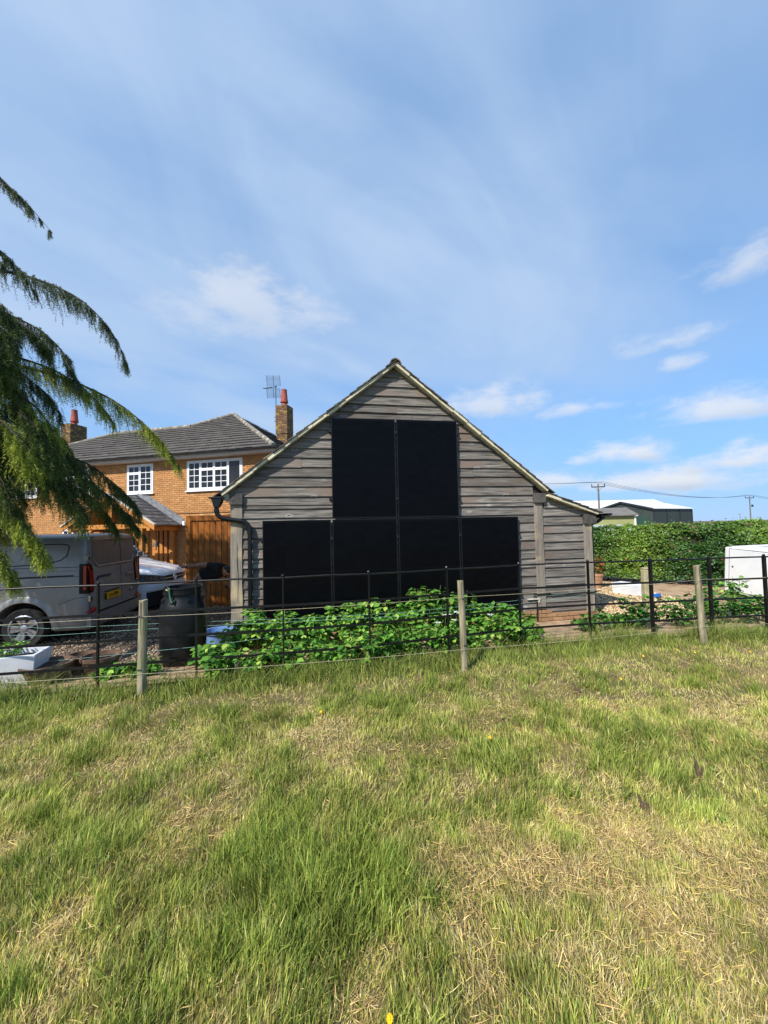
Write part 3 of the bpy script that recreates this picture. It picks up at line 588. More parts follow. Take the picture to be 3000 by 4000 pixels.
while z < HZ1-.06:
    u = U0+(.1125 if c_ % 2 else 0)
    band = 2.42 < z < 2.5
    while u < U1-.1:
        a, b = u, min(u+.2135, U1)
        hit = [o for o in OPEN if a < o[1] and b > o[0] and z+.0635 > o[2]-.0 and z < o[3]]
        for o in hit:
            if a < o[0]: b = min(b, o[0])
            elif b > o[1]: a = max(a, o[1])
            else: b = a
        if b-a > .03:
            j = rng.normal(0, .002)
            if not hit and b-a > .21 and -4.9 < u < -.6 and z > 1.9: sing.append((a, z, j))
            else: wall_rest.add([(x, y, q) for q in (z, z+.0635) for y in (j, .03) for x in (a, b)], [(0, 1, 5, 4), (0, 4, 6, 2), (1, 3, 7, 5), (4, 5, 7, 6), (0, 2, 3, 1)])
        u += .2235
    z += .0755; c_ += 1
sing.sort(key=lambda s: -s[0]+abs(s[1]-3.2)*.2)
for a, z, j in sing[:300]: part_copy('brick', bm_one, house, (a, j, z))
for a, z, j in sing[300:]: wall_rest.add([(x, y, q) for q in (z, z+.0635) for y in (j, .03) for x in (a, a+.2135)], [(0, 1, 5, 4), (0, 4, 6, 2), (1, 3, 7, 5), (4, 5, 7, 6), (0, 2, 3, 1)])
o = wall_rest.build('brickwork', HB, house); o['kind'] = 'stuff'
MB().box(-5.2, U1+.012, -.014, .02, 2.405, 2.422).build('string_course', mat('dark_joint', '#4a3a2c', None, .95), house)  # thin dark brown strip across the front brickwork
def window(u0, u1, z0, z1, lights):
    """lights: list of (fraction of width, [(fraction of height, columns, rows), ...] from the top)"""
    w_ = link('window', MB().box(u0, u1, .012, .017, z0, z1).mesh('window', GUT), house)
    fw = .055
    fr = MB(); fr.box(u0, u1, -.02, .02, z0, z0+fw); fr.box(u0, u1, -.02, .02, z1-fw, z1); fr.box(u0, u0+fw, -.02, .02, z0+fw, z1-fw); fr.box(u1-fw, u1, -.02, .02, z0+fw, z1-fw); fr.build('window_frame', UPVC, w_, bevel=.004)
    MB().box(u0-.06, u1+.05, -.07, .02, z0-.04, z0).build('window_sill', UPVC, w_, bevel=.004)
    u = u0+fw; W = u1-u0-2*fw; tot = sum(l[0] for l in lights)
    for fr_w, rows in lights:
        ww = W*fr_w/tot; zt = z1-fw; H = z1-z0-2*fw; th = sum(r[0] for r in rows)
        for fh, nc, nr in rows:
            hh = H*fh/th; a, b, c0, d0 = u+.006, u+ww-.006, zt-hh+.006, zt-.006; s = .042
            sa = MB(); sa.box(a, b, -.035, .012, c0, c0+s); sa.box(a, b, -.035, .012, d0-s, d0); sa.box(a, a+s, -.035, .012, c0+s, d0-s); sa.box(b-s, b, -.035, .012, c0+s, d0-s); sa.build('casement', UPVC, w_, bevel=.004)
            iw, ih = (b-a-2*s)/nc, (d0-c0-2*s)/nr
            bars = MB()
            for k in range(1, nc): bars.box(a+s+k*iw-.011, a+s+k*iw+.011, -.024, -.004, c0+s, d0-s)
            for k in range(1, nr): bars.box(a+s, b-s, -.022, -.003, c0+s+k*ih-.011, c0+s+k*ih+.011)
            if bars.v: bars.build('glazing_bars', UPVC, w_)
            for p in range(nc):
                for q in range(nr):
                    cx, cz = a+s+(p+.5)*iw, c0+s+(q+.5)*ih
                    M_ = Matrix.Translation((cx, -.008, cz)) @ Matrix.Rotation(rng.normal(0, .012), 4, 'Z') @ Matrix.Rotation(rng.normal(0, .012), 4, 'X')
                    MB().box(-iw/2+.005, iw/2-.005, 0, .004, -ih/2+.005, ih/2-.005, M_).build('pane', GLASS, w_)
            zt -= hh
        u += ww
V2 = (1, [(.29, 2, 1), (.71, 2, 3)]); C4 = (1, [(1, 2, 4)])
window(*OPEN[0], [(1.0, V2[1]), (1.0, C4[1])])
window(*OPEN[1], [(.92, C4[1]), (1., V2[1]), (1., V2[1]), (.92, [(1, 1, 1)])])
window(*OPEN[2], [(1.0, V2[1]), (1.0, C4[1])]); window(*OPEN[3], [(1.0, V2[1]), (1.0, C4[1])])
window(*OPEN[4], [(1, C4[1]), (1, V2[1]), (1, C4[1])]); window(*OPEN[6], [(1, C4[1]), (1, C4[1])])
# eaves
MB().box(U0-.35, .0, -.35, -.33, 4.46, 4.60).build('fascia', SOFF, house); MB().box(U0-.35, 0, -.33, .02, 4.46, 4.48).build('soffit', SOFF, house)
MB().box(-.02, 0, -.33, 10.5, 4.46, 4.60).build('fascia', SOFF, house); MB().box(-.33, -.02, .02, 10.5, 4.46, 4.48).build('soffit', SOFF, house)
mb = MB(); pr = [(.06*math.cos(w_), .055*math.sin(w_)) for w_ in np.linspace(math.pi, 2*math.pi, 8)]
mb.prism(pr, U0-.35, .08, lambda p, q, t: (t, -.415+p, 4.605+q)); mb.build('gutter', GUT, house)
for u in np.arange(-13, 0, 1.9): mb = MB(); mb.prism([(p*1.12, q*1.12) for p, q in pr], u-.04, u+.04, lambda p, q, t: (t, -.415+p, 4.605+q)); mb.build('gutter_bracket', GUT, house)
mb = MB(); mb.prism(pr, -.4, 10.5, lambda p, q, t: (.065+p, t, 4.605+q)); mb.build('gutter', GUT, house)
# roof: every slope rises .586 a metre
PT = .586; ZE = 4.62
def zfront(y): return ZE+PT*(y+.38)
L0 = Vector((U0-.38, -.38, ZE)); L1 = Vector((.03, -.38, ZE)); RA = Vector((-5.1, 4.75, zfront(4.75))); RM = Vector((-6.35, 3.2, zfront(3.2))); RL = Vector((-10.7, 3.2, zfront(3.2))); BR_ = Vector((.03, 10.6, ZE)); RB = Vector((-5.1, 5.4, zfront(4.75))); BL_ = Vector((U0-.38, 6.8, ZE))
mb = MB(); mb.add([L0, L1, RA, RM, RL], [(0, 1, 2, 3, 4)]); mb.add([L1, BR_, RB, RA], [(0, 1, 2, 3)]); mb.add([L0, RL, BL_], [(0, 1, 2)]); mb.add([RL, RM, Vector((-6.35, 6.8, ZE)), BL_], [(0, 1, 2, 3)]); mb.add([RM, RA, RB, BR_, Vector((-9.5, 10.6, ZE))], [(0, 1, 2, 3, 4)]); mb.build('roof_deck', GUT, house)
def front_span(y):
    ul = L0.x+(RL.x-L0.x)*min(1, (y+.38)/(3.2+.38)); 
    if y > 3.2: ul = RM.x+(RA.x-RM.x)*(y-3.2)/(4.75-3.2)
    return ul, L1.x+(RA.x-L1.x)*(y+.38)/(4.75+.38)
def tile_course(mbx, fn, a0, b0, a1, b1, t0, t1, lift=.06):
    w_ = .33; a = a0
    while a < b0-.02:
        b = min(a+w_, b0); k = (a-a0)/(b0-a0); k2 = (b-a0)/(b0-a0); A, B = a1+(b1-a1)*k, a1+(b1-a1)*k2; j = rng.normal(0, .004)
        P = [fn(a+.004, t0, lift+j), fn(b-.004, t0, lift+j), fn(B-.004, t1, .012), fn(A+.004, t1, .012), fn(a+.004, t0, lift+j-.02), fn(b-.004, t0, lift+j-.02)]
        mbx.add(P, [(0, 1, 2, 3), (4, 5, 1, 0), (4, 0, 3), (1, 5, 2)]); a = b
NC = 15; ys = np.linspace(-.42, 4.75, NC*2+1)
tiles = MB()
yy = -.42
while yy < 4.70:
    y1 = min(yy+.30, 4.75); a, b = front_span(yy); A, B = front_span(y1); tile_course(tiles, lambda u, t, h: Vector((u, t, zfront(t)+h)), a, b, A, B, yy, y1+.02); yy += .30
o = tiles.build('front_slope_tiles', RT, house); o['kind'] = 'stuff'
tiles = MB(); xx = .07
while xx > -5.0:
    x1 = max(xx-.30, -5.1); k = (.03-xx)/5.13; k1 = (.03-x1)/5.13
    tile_course(tiles, lambda v, t, h: Vector((t, v, ZE+PT*(.03-t)+h)), -.38+5.13*k, 10.6-5.2*k, -.38+5.13*k1, 10.6-5.2*k1, xx, x1-.02); xx -= .30
o = tiles.build('side_slope_tiles', RT, house); o['kind'] = 'stuff'
def ridge(a, b, n):
    for i in range(n):
        p, q = a.lerp(b, i/n), a.lerp(b, (i+.98)/n); MB().tube([p+Vector((0, 0, .02)), q+Vector((0, 0, .02))], [.105, .095], 8).build('ridge_tile', RIDGE, house, smooth=50)
ridge(L1, RA, 15); ridge(RM, RA, 5); ridge(RL, RM, 10); ridge(L0, RL, 11)
# chimneys
LICH = mat('chimney_brick', '#7a5d45', '#5b4636', .95, (12, 12, 12), 5, c3='#a58a3f', s3=3.2, islands=.2, bump=.3)
TERRA = mat('terracotta_pot', '#a8523f', '#8e4233', .75, (10, 10, 10), 4, c3='#6d3a30', s3=5)
CM = mat('chimney_core', '#5f5040', None, .95)
def chimney(cu, cy, w_, d_, z0, z1, zstep):
    c = link('chimney', MB().box(cu-w_/2+.012, cu+w_/2-.012, cy-d_/2+.012, cy+d_/2-.012, z0, z1-.01).mesh('chimney', CM), house)
    br = MB(); z = z0; k = 0
    while z < z1-.02:
        e = .03 if z > zstep else 0.
        for side in range(4):
            L = (w_ if side % 2 == 0 else d_)+2*e; s = -L/2; off = .11 if k % 2 else .0
            cuts = [-L/2]+[x for x in np.arange(-L/2+.105+off, L/2-.05, .2235)]+[L/2]
            for a, b in zip(cuts[:-1], cuts[1:]):
                M_ = Matrix.Translation((cu, cy, 0)) @ Matrix.Rotation(side*math.pi/2, 4, 'Z'); D = (d_ if side % 2 == 0 else w_)/2+e; j = rng.normal(0, .003)
                br.box(a+.004, b-.004, -D+j, -D+.06, z, z+.066, M_)
        z += .0755; k += 1
    o = br.build('chimney_bricks', LICH, c); o['kind'] = 'stuff'
    MB().box(cu-w_/2-.02, cu+w_/2+.02, cy-d_/2-.02, cy+d_/2+.02, z1-.005, z1+.03).build('chimney_cap', LICH, c, bevel=.015)
    prof = [(.135, 0), (.135, .16), (.125, .17), (.185, .19), (.185, .24), (.165, .32), (.14, .62), (.13, .80), (.135, .82), (.10, .82), (.10, .7)]
    MB().lathe([(r*1.0, z1+.02+h) for r, h in prof], 18, (cu, cy, 0)).build('chimney_pot', TERRA, c, smooth=50)
chimney(-2.02, 4.25, .54, .56, 4.8, 7.58, 6.20); chimney(-13.45, 3.15, .54, .80, 4.5, 7.34, 6.0)
# television aerial on the chimney
AL = mat('aerial_metal', '#5b6068', '#3f444b', .4, (5, 5, 5), 2, metal=.7)
aer = thing('tv_aerial', 'grid television aerial on a mast beside the right chimney', 'aerial', (Matrix.Translation(HA) @ Matrix.Rotation(HR, 4, 'Z') @ Vector((-2.43, 4.2, 6.9)))[:], HR)
MB().tube([(0, 0, -.1), (0, 0, 1.78)], .02, 8).build('mast', AL, aer)
mb = MB()
for zz in (.0, .22): mb.box(-.1, .12, -.03, .0, zz-.015, zz+.015)
mb.build('chimney_bracket', AL, aer)
aer.scale = (.85, .85, .97)
for z0, tilt in ((1.17, .0), (1.78, .22)):
    mb = MB(); M_ = Matrix.Translation((-.06, -.12, z0)) @ Matrix.Rotation(R(28), 4, 'Z') @ Matrix.Rotation(R(-4), 4, 'Y') @ Matrix.Rotation(tilt, 4, 'X')
    for k in range(9): mb.box(-.36, .36, -.006, .006, k*.057-.006, k*.057+.006, M_)
    mb.box(-.37, -.35, -.012, .012, -.02, .48, M_); mb.box(.35, .37, -.012, .012, -.02, .48, M_); mb.box(-.012, .012, -.012, .012, -.02, .48, M_); mb.build('reflector_grid', AL, aer)
MB().tube([(.05, .05, 1.78), (-.10, -.25, 1.66), (-.32, -.75, 1.46)], .02, 6).build('boom', AL, aer)
mb = MB()
for t in (.35, .6, .85):
    p = Vector((.05, .05, 1.78)).lerp(Vector((-.32, -.75, 1.46)), t); mb.box(-.16, .16, -.008, .008, -.008, .008, Matrix.Translation(p) @ Matrix.Rotation(R(28), 4, 'Z'))
mb.build('director_elements', AL, aer)

# porch (part of the house front, an oak frame of its own)
OAKN = mat('golden_oak', '#c98a3e', '#a96c2b', .6, (3, 3, 30), 6, .3, .7, rand=.12, bump=.15)
SLATE = mat('porch_slate', '#4d4f54', '#36383c', .7, (8, 8, 8), 5, c3='#6b6d70', s3=3, islands=.2, rand=.1, bump=.3)
porch = thing('oak_porch', 'golden oak entrance porch with a slate gable roof on the house front', 'porch', (Matrix.Translation(HA) @ Matrix.Rotation(HR, 4, 'Z') @ Vector((-6.02, 0, -.2)))[:], HR)
PZ = 3.13+.2; PE = 1.98+.2; HWp = 2.0; DP = 1.25     # local z from the porch floor
sl = (PZ-PE)/HWp
for s in (-1, 1):
    nC = 9
    for i in range(nC):
        t0, t1 = i/nC, (i+1)/nC; ua, ub = s*HWp*(1-t0)*1.02, s*HWp*(1-t1); za, zb2 = PZ-sl*abs(ua), PZ-sl*abs(ub)
        y = -DP-.12; k = 0
        while y < -.02:
            y2 = min(y+(.26 if not (k == 0 and i % 2) else .13), -.01); mb = MB(); j = rng.normal(0, .003)
            mb.add([(ua, y+.003, za+.03+j), (ua, y2-.003, za+.03+j), (ub, y2-.003, zb2+.012), (ub, y+.003, zb2+.012), (ua, y+.003, za), (ua, y2-.003, za), (ub, y2-.003, zb2-.01), (ub, y+.003, zb2-.01)], [(0, 1, 2, 3) if s < 0 else (3, 2, 1, 0), (4, 5, 1, 0), (4, 0, 3, 7), (1, 5, 6, 2), (7, 6, 5, 4)]); mb.build('roof_slate', SLATE, porch); y = y2; k += 1
    mb = MB(); mb.add([(s*HWp, -DP-.1, PE-.045), (s*HWp, 0, PE-.045), (0, 0, PZ-.045), (0, -DP-.1, PZ-.045), (s*HWp, -DP-.1, PE-.015), (s*HWp, 0, PE-.015), (0, 0, PZ-.015), (0, -DP-.1, PZ-.015)], [(0, 1, 2, 3), (7, 6, 5, 4), (0, 4, 5, 1), (0, 3, 7, 4), (2, 6, 7, 3)]); mb.build('roof_boarding', OAKN, porch)
    # barge board, rafter feet, flashing
    mb = MB(); mb.prism([(s*HWp*1.03, PE-.19), (s*HWp*1.03, PE-.02), (0, PZ-.01), (0, PZ-.19)], -DP-.16, -DP-.11, lambda p, q, t: (p, t, q)); mb.build('barge_board', OAKN, porch)
    mb = MB(); mb.prism([(s*HWp*1.04, PE-.02), (s*HWp*1.04, PE+.03), (0, PZ+.045), (0, PZ-.008)], -DP-.19, -DP-.10, lambda p, q, t: (p, t, q)); mb.build('verge_strip', PALEW, porch)
    mb = MB(); mb.add([(s*(HWp+.05), -.16, PE-.0), (s*(HWp+.05), -.02, PE+.09), (0, -.02, PZ+.16), (0, -.16, PZ+.055)], [(0, 1, 2, 3) if s < 0 else (3, 2, 1, 0)]); mb.add([(s*(HWp+.05), -.02, PE+.09), (s*(HWp+.03), -.018, PE+.24), (0, -.018, PZ+.28), (0, -.02, PZ+.16)], [(0, 1, 2, 3) if s < 0 else (3, 2, 1, 0)]); mb.build('lead_flashing', LEAD, porch)
    for k in range(3): MB().box(s*1.75-.05, s*1.75+.05, -.35-k*.4, -.25-k*.4, PE-.14, PE-.05).build('rafter', OAKN, porch)
    MB().box(s*1.35-.075, s*1.35+.075, -DP-.02, -DP+.13, .0, PE-.10).build('post', OAKN, porch, bevel=.008)
    MB().box(s*1.75-.07, s*1.75+.07, -DP-.1, .0, PE-.20, PE-.06).build('wall_plate', OAKN, porch, bevel=.008)
    MB().box(s*1.62-.07, s*1.62+.07, -.16, -.02, .0, PE-.2).build('wall_post', OAKN, porch, bevel=.008)
    mb = MB(); mb.prism([(s*1.35, 1.45), (s*1.35, 1.62), (s*.95, PE-.13), (s*.80, PE-.13)], -DP+.0, -DP+.1, lambda p, q, t: (p, t, q)); mb.build('brace', OAKN, porch)
MB().box(-1.85, 1.85, -DP-.03, -DP+.11, PE-.12, PE+.05).build('tie_beam', OAKN, porch, bevel=.008)
MB().box(-.07, .07, -DP, -DP+.1, PE+.05, PZ-.18).build('king_post', OAKN, porch)
# front door with glazed strips, side light
MB().box(-.75, .75, -.02, .03, .0, 2.12).build('door_frame', OAKN, porch)
dr = link('door', MB().box(.0-.48, .48, -.05, -.02, .03, 2.05).mesh('door', OAKN), porch)
for k in range(3): MB().box(-.30+k*.24, -.17+k*.24, -.056, -.05, .45, 1.85).build('glazed_strip', GLASS, dr)
MB().box(.40, .43, -.10, -.05, .95, 1.15).build('handle', AL, dr)
# screen panels beside the door, open wall slats
for k in range(4): MB().box(.82+k*.21, .95+k*.21, -.10, -.04, .02, 2.05).build('oak_slat', OAKN, porch)
LAN = mat('lantern_metal', '#5a5147', '#3a342e', .5, (8, 8, 8), metal=.4)
bell = thing('hanging_bell', 'small dark bell lantern hanging from the porch bracket', 'bell', (Matrix.Translation(HA) @ Matrix.Rotation(HR, 4, 'Z') @ Vector((-4.35, -.92, 1.2)))[:], HR)
MB().lathe([(.02, .22), (.06, .2), (.085, .1), (.10, .03), (.13, .0), (.11, .0), (.03, .1)], 16).build('bell_body', LAN, bell, smooth=50)
MB().tube([(0, 0, .2), (0, 0, .55), (.05, .02, .66), (.18, .05, .62)], .014, 6).build('hanger', LAN, bell)
MB().tube([(0, 0, .04), (0, 0, -.12)], [.012, .02], 6).build('clapper', LAN, bell)
WLT = thing('wall_light', 'small pale wall light on the brick beside the gate', 'light', (Matrix.Translation(HA) @ Matrix.Rotation(HR, 4, 'Z') @ Vector((-3.93, 0, 1.95)))[:], HR)
MB().box(-.05, .05, -.10, 0, 0, .16).build('housing', UPVC, WLT, bevel=.015)

# ------------------------------------------------------------------ timber gate between barn and house
GATEW = mat('stained_gate_board', '#b06a1f', '#8a4c12', .5, (4, 4, 26)[::1], 6, .3, .7, rand=.10, bump=.15)
GATEW = mat('stained_gate_board', '#b26c22', '#8b4e14', .5, (26, 26, 2.5), 6, .3, .7, rand=.12, bump=.15)
gate = thing('timber_gate', 'tall orange stained plank gate standing between barn and house', 'gate', (-4.84, 9.42, -.16), YAW)
for k in range(13): MB().box(.005+k*.135, .135+k*.135-.006, -.002*(k % 2), .022, .03, 2.24).build('plank', GATEW, gate, bevel=.005)
MB().box(.0, 1.76, .024, .06, .0, 2.27).build('backing_frame', GATEW, gate)
MB().box(-.005, .095, -.024, -.003, .0, 2.27).build('stile', GATEW, gate, bevel=.004); MB().box(.096, 1.76, -.024, -.003, 2.14, 2.27).build('top_rail', GATEW, gate, bevel=.004)
IRON = mat('black_iron', '#141414', '#1c1b1a', .5, (12, 12, 12), 4, metal=.3)
for z in (2.155, .50): mb = MB(); mb.prism([(.88, z-.012), (1.76, z-.028), (1.76, z+.028), (.88, z+.012)], -.035, -.025, lambda p, q, t: (p, t, q)); mb.build('strap_hinge', IRON, gate)
MB().box(.19, .215, -.05, -.01, .98, 1.12).build('latch', IRON, gate, bevel=.004)

# ------------------------------------------------------------------ vehicles
SILVER = mat('silver_paint', '#8b8a87', '#82817e', .36, (3, 3, 3), 3, metal=.25, spec=.45, coat=.25)
GRIME = mat('dusty_silver_paint', '#8d8880', '#7c776f', .5, (3, 3, 6), 5, metal=.1, spec=.4, c3='#6f6960', s3=2)
DUSTG = mat('dusty_rear_glass', '#6a6560', '#5b5651', .42, (2.5, 2.5, 2.5), 4, spec=.45)
SEAM = mat('panel_gap', '#0b0c0d', None, .6)
TYRE = mat('tyre_rubber', '#141415', '#1c1c1c', .85, (20, 20, 20), 3, bump=.2)
RIMM = mat('alloy_rim', '#b9bcc0', '#a5a8ac', .3, (6, 6, 6), 2, metal=.8)
REDL = mat('red_lens', '#8f1210', '#a8201a', .15, (6, 6, 6), 2, spec=.6, coat=.6)
DARKL = mat('smoked_lens', (.002, .002, .003), None, .25, spec=.3)
CHROME = mat('chrome', '#cfd2d6', None, .12, metal=1.)
PLATEY = mat('plate_yellow', '#dca51c', '#d19a17', .4, (5, 5, 5))
PLATEK = mat('plate_black', '#0e0e0e', None, .5); BLUEB = mat('badge_blue', '#17305f', '#0d1a33', .3, (12, 12, 12))
WHITEP = mat('white_paint', '#e3e6ea', '#dadee3', .28, (3, 3, 3), 2, spec=.5, coat=.5)
BLKTRIM = mat('black_trim', '#131416', '#1b1c1e', .6, (20, 20, 20), 3)
WIND = mat('windscreen', (.012, .014, .016), None, .05, spec=.8, coat=.5)
def loft(stations, cap=True):
    """stations: (x, [(y, z) half profile from the floor centre to the roof centre], xshift(z))"""
    mb = MB(); n = None
    for x, prof, sh in stations:
        ring = [(x+sh(z), y, z) for y, z in prof]+[(x+sh(z), -y, z) for y, z in prof[::-1] if y > 1e-6]; n = len(ring); mb.v += ring
    for i in range(len(stations)-1):
        for k in range(n): a = i*n; mb.f.append((a+k, a+(k+1) % n, a+n+(k+1) % n, a+n+k))
    mb.f.append(tuple(range(n))[::-1]); a = (len(stations)-1)*n; mb.f.append(tuple(a+k for k in range(n))); return mb
def prof(hw, hr, zb, zs, zr, soft=.09):
    return [(0, zb), (hw*.90, zb), (hw*.97, zb+.06), (hw, zb+.2), (hw, (zb+zs)*.55), (hw*.992, zs), (hr+.05, zr-.30), (hr+.012, zr-.16), (hr-.02, zr-.085), (hr-soft*.9, zr-.035), (hr-soft*2, zr-.012), (hr*.5, zr), (0, zr+.008)]
def wheel(parent, x, y, z, r, side, rim_r):
    w_ = link('wheel', MB().lathe([(r*.70, -.09), (r*.93, -.105), (r, -.07), (r, .07), (r*.93, .105), (r*.68, .09), (r*.66, .0), (r*.68, -.09)], 36, M=Matrix.Rotation(math.pi/2, 4, 'X'), caps=False).mesh('wheel', TYRE, smooth=40), parent, (x, y, z))
    Mx = Matrix.Rotation(-side*math.pi/2, 4, 'X')
    MB().lathe([(rim_r, .02), (rim_r, .098), (rim_r*.93, .105), (rim_r*.90, .085), (rim_r*.88, .02), (rim_r, .02)], 36, M=Mx, caps=False).build('rim', RIMM, w_, smooth=40)
    for k in range(5):
        mb = MB(); a = 2*math.pi*k/5
        for da in (-.17, .17):
            M_ = Mx @ Matrix.Rotation(a, 4, 'Z'); mb.add([M_ @ Vector(p) for p in ((.03, -.03+da*.05, .075), (rim_r*.9, -.035+da*rim_r*.8, .088), (rim_r*.9, .035+da*rim_r*.8, .088), (.03, .03+da*.05, .075), (.03, -.03+da*.05, .03), (rim_r*.9, -.035+da*rim_r*.8, .03), (rim_r*.9, .035+da*rim_r*.8, .03), (.03, .03+da*.05, .03))], [(0, 1, 2, 3), (0, 4, 5, 1), (2, 6, 7, 3), (7, 6, 5, 4)])
        mb.build('spoke', RIMM, w_)
    MB().lathe([(.055, .03), (.055, .085), (.04, .092), (.0, .092)], 18, M=Mx).build('hub', RIMM, w_, smooth=40)
    MB().lathe([(rim_r*.9, .0), (rim_r*.9, .02), (0, .02)], 24, M=Mx).build('brake_disc', BLKTRIM, w_)
    for k in range(5):
        a = 2*math.pi*(k+.5)/5; p = Mx @ Vector((.085*math.cos(a), .085*math.sin(a), .08)); MB().lathe([(.013, -.02), (.013, .02), (0, .02)], 8, p, Mx).build('wheel_nut', BLKTRIM, w_)
    return w_
def arch_cutters(xs, hw, r, z):
    out = []
    for x in xs:
        mb = MB(); mb.lathe([(r, -hw-.2), (r, -hw+.28)], 36, (x, 0, z), Matrix.Rotation(math.pi/2, 4, 'X')); out.append(mb.mesh('c', SEAM))
        mb = MB(); mb.lathe([(r, hw-.28), (r, hw+.2)], 36, (x, 0, z), Matrix.Rotation(math.pi/2, 4, 'X')); out.append(mb.mesh('c', SEAM))
    return out
def side_strip(parent, name, m, pts, hwf, th=.006, out=.003):
    """A thin strip on the left flank following pts (x, z), width th."""
    mb = MB(); P = [Vector((p[0], 0, p[1])) for p in pts]
    for a, b in zip(P[:-1], P[1:]):
        d = (b-a).normalized(); n_ = Vector((-d.z, 0, d.x))*th/2; q = [a-n_, b-n_, b+n_, a+n_]
        vs = [(v.x, hwf(v.z)+out, v.z) for v in q]+[(v.x, hwf(v.z)-.01, v.z) for v in q]; mb.add(vs, [(3, 2, 1, 0), (0, 1, 5, 4), (2, 3, 7, 6)])
    return mb.build(name, m, parent)

# silver panel van, rear towards the barn
VZ = -.15; vh = Vector((-.985, -.171, 0)).normalized(); vl = Vector((-vh.y, vh.x, 0))
vroot = Vector((-5.05, 6.55, VZ))-vl*.96
van = thing('silver_panel_van', 'silver panel van parked under the cedar with dusty rear doors', 'van', tuple(vroot), math.atan2(vh.y, vh.x))
RSH = lambda z: max(0, z-.95)*.085
f0 = lambda z: 0.
hwv = .97
def vhw(z):   # flank half width at height z
    return float(np.interp(z, [.25, .45, .8, 1.20, 1.58, 1.72, 1.80, 1.88], [.94, hwv, hwv, hwv*.992, .90, .862, .80, .6]))
P0 = prof(hwv, .85, .24, 1.2, 1.87)
def inset(p, dy, dz=0): return [(max(0, y-dy) if y > 1e-6 else 0, z-(dz if z > 1.5 else 0)) for y, z in p]
st = [(.0, inset(P0, .055, .035), RSH), (.018, inset(P0, .025, .014), RSH), (.055, inset(P0, .006, .003), RSH), (.12, P0, RSH), (.5, P0, f0), (1.6, P0, f0), (2.9, P0, f0), (3.35, prof(hwv, .83, .24, 1.2, 1.85), f0), (3.75, prof(hwv, .76, .24, 1.15, 1.62), f0), (4.25, prof(hwv, .74, .24, 1.08, 1.22), f0), (4.7, prof(.93, .70, .24, .95, 1.06), f0), (4.92, prof(.80, .55, .28, .78, .92), f0)]
body = loft(st).mesh('body', SILVER); body = boolean(body, arch_cutters((.94, 3.98), hwv, .42, .335))
body.polygons.foreach_set('use_smooth', [True]*len(body.polygons)); body.set_sharp_from_angle(angle=R(38)); body.materials.clear(); body.materials.append(SILVER)
for p in body.polygons: p.material_index = 0
link('body', body, van)
for x in (.94, 3.98):
    for s in (-1, 1):
        wheel(van, x, s*(hwv-.115), .325, .328, s, .222)
        mb = MB(); A = np.linspace(-.12, math.pi+.12, 19); vs = []
        for a in A:
            for r_, o_ in ((.415, .0), (.425, .022), (.47, .024), (.52, .0)): vs.append((x+r_*math.cos(a), s*(vhw(.335+r_*math.sin(a))+o_), .335+r_*math.sin(a)))
        fs = [(i*4+k, i*4+k+1, i*4+4+k+1, i*4+4+k) for i in range(18) for k in range(3)]; mb.add(vs, fs if s > 0 else [f[::-1] for f in fs]); mb.build('wheel_arch_flare', SILVER, van, smooth=60)
    MB().box(x-.4, x+.4, -hwv+.26, hwv-.26, .15, .8).build('wheel_well', SEAM, van)
def rear_panel(name, m, poly, out=.004, parent=van, inn=-.02, smooth=False):
    """poly: (y, z) outline seen from behind, y positive to the van's left."""
    mb = MB(); n = len(poly); mb.add([(RSH(z)-out, y, z) for y, z in poly]+[(RSH(z)-inn, y, z) for y, z in poly], [tuple(range(n)), tuple(range(n, 2*n))[::-1]]+[(i, n+i, n+(i+1) % n, (i+1) % n) for i in range(n)]); return mb.build(name, m, parent)
def rrect(y0, y1, z0, z1, r, n=5):
    pts = []
    for cy, cz, a0 in ((y1-r, z1-r, 0), (y0+r, z1-r, 90), (y0+r, z0+r, 180), (y1-r, z0+r, 270)):
        for k in range(n+1): a = R(a0+90*k/n); pts.append((cy+r*math.cos(a), cz+r*math.sin(a)))
    return pts
rear_panel('rear_door', GRIME, [(.80, .50), (.86, .62), (.86, 1.22), (.80, 1.72), (.72, 1.775), (-.214, 1.785), (-.214, .50)], .010)
rear_panel('rear_door', GRIME, [(-.226, .50), (-.226, 1.785), (-.72, 1.775), (-.80, 1.72), (-.86, 1.22), (-.86, .62), (-.80, .50)], .010)
rear_panel('rear_window', DUSTG, [(.66, 1.34), (.74, 1.42), (.735, 1.68), (.70, 1.72), (-.20, 1.735), (-.20, 1.30), (.60, 1.30)], .016)
rear_panel('rear_window', DUSTG, [(-.24, 1.30), (-.24, 1.735), (-.70, 1.72), (-.735, 1.68), (-.74, 1.42), (-.66, 1.34), (-.60, 1.30)], .016)
mb = MB(); mb.tube([(RSH(z)-.016, y, z) for y, z in ((.745, 1.44), (.665, 1.33), (.60, 1.293), (-.60, 1.293), (-.665, 1.33), (-.745, 1.44))], .012, 6); mb.build('window_surround', SILVER, van)
rear_panel('tail_spoiler', SILVER, [(.76, 1.76), (.72, 1.82), (-.72, 1.82), (-.76, 1.76)], .045)
rear_panel('rear_bumper', SILVER, [(.94, .30), (.945, .50), (.80, .535), (-.80, .535), (-.945, .50), (-.94, .30)], .055)
rear_panel('bumper_step', BLKTRIM, [(.78, .49), (.78, .525), (-.78, .525), (-.78, .49)], .060)
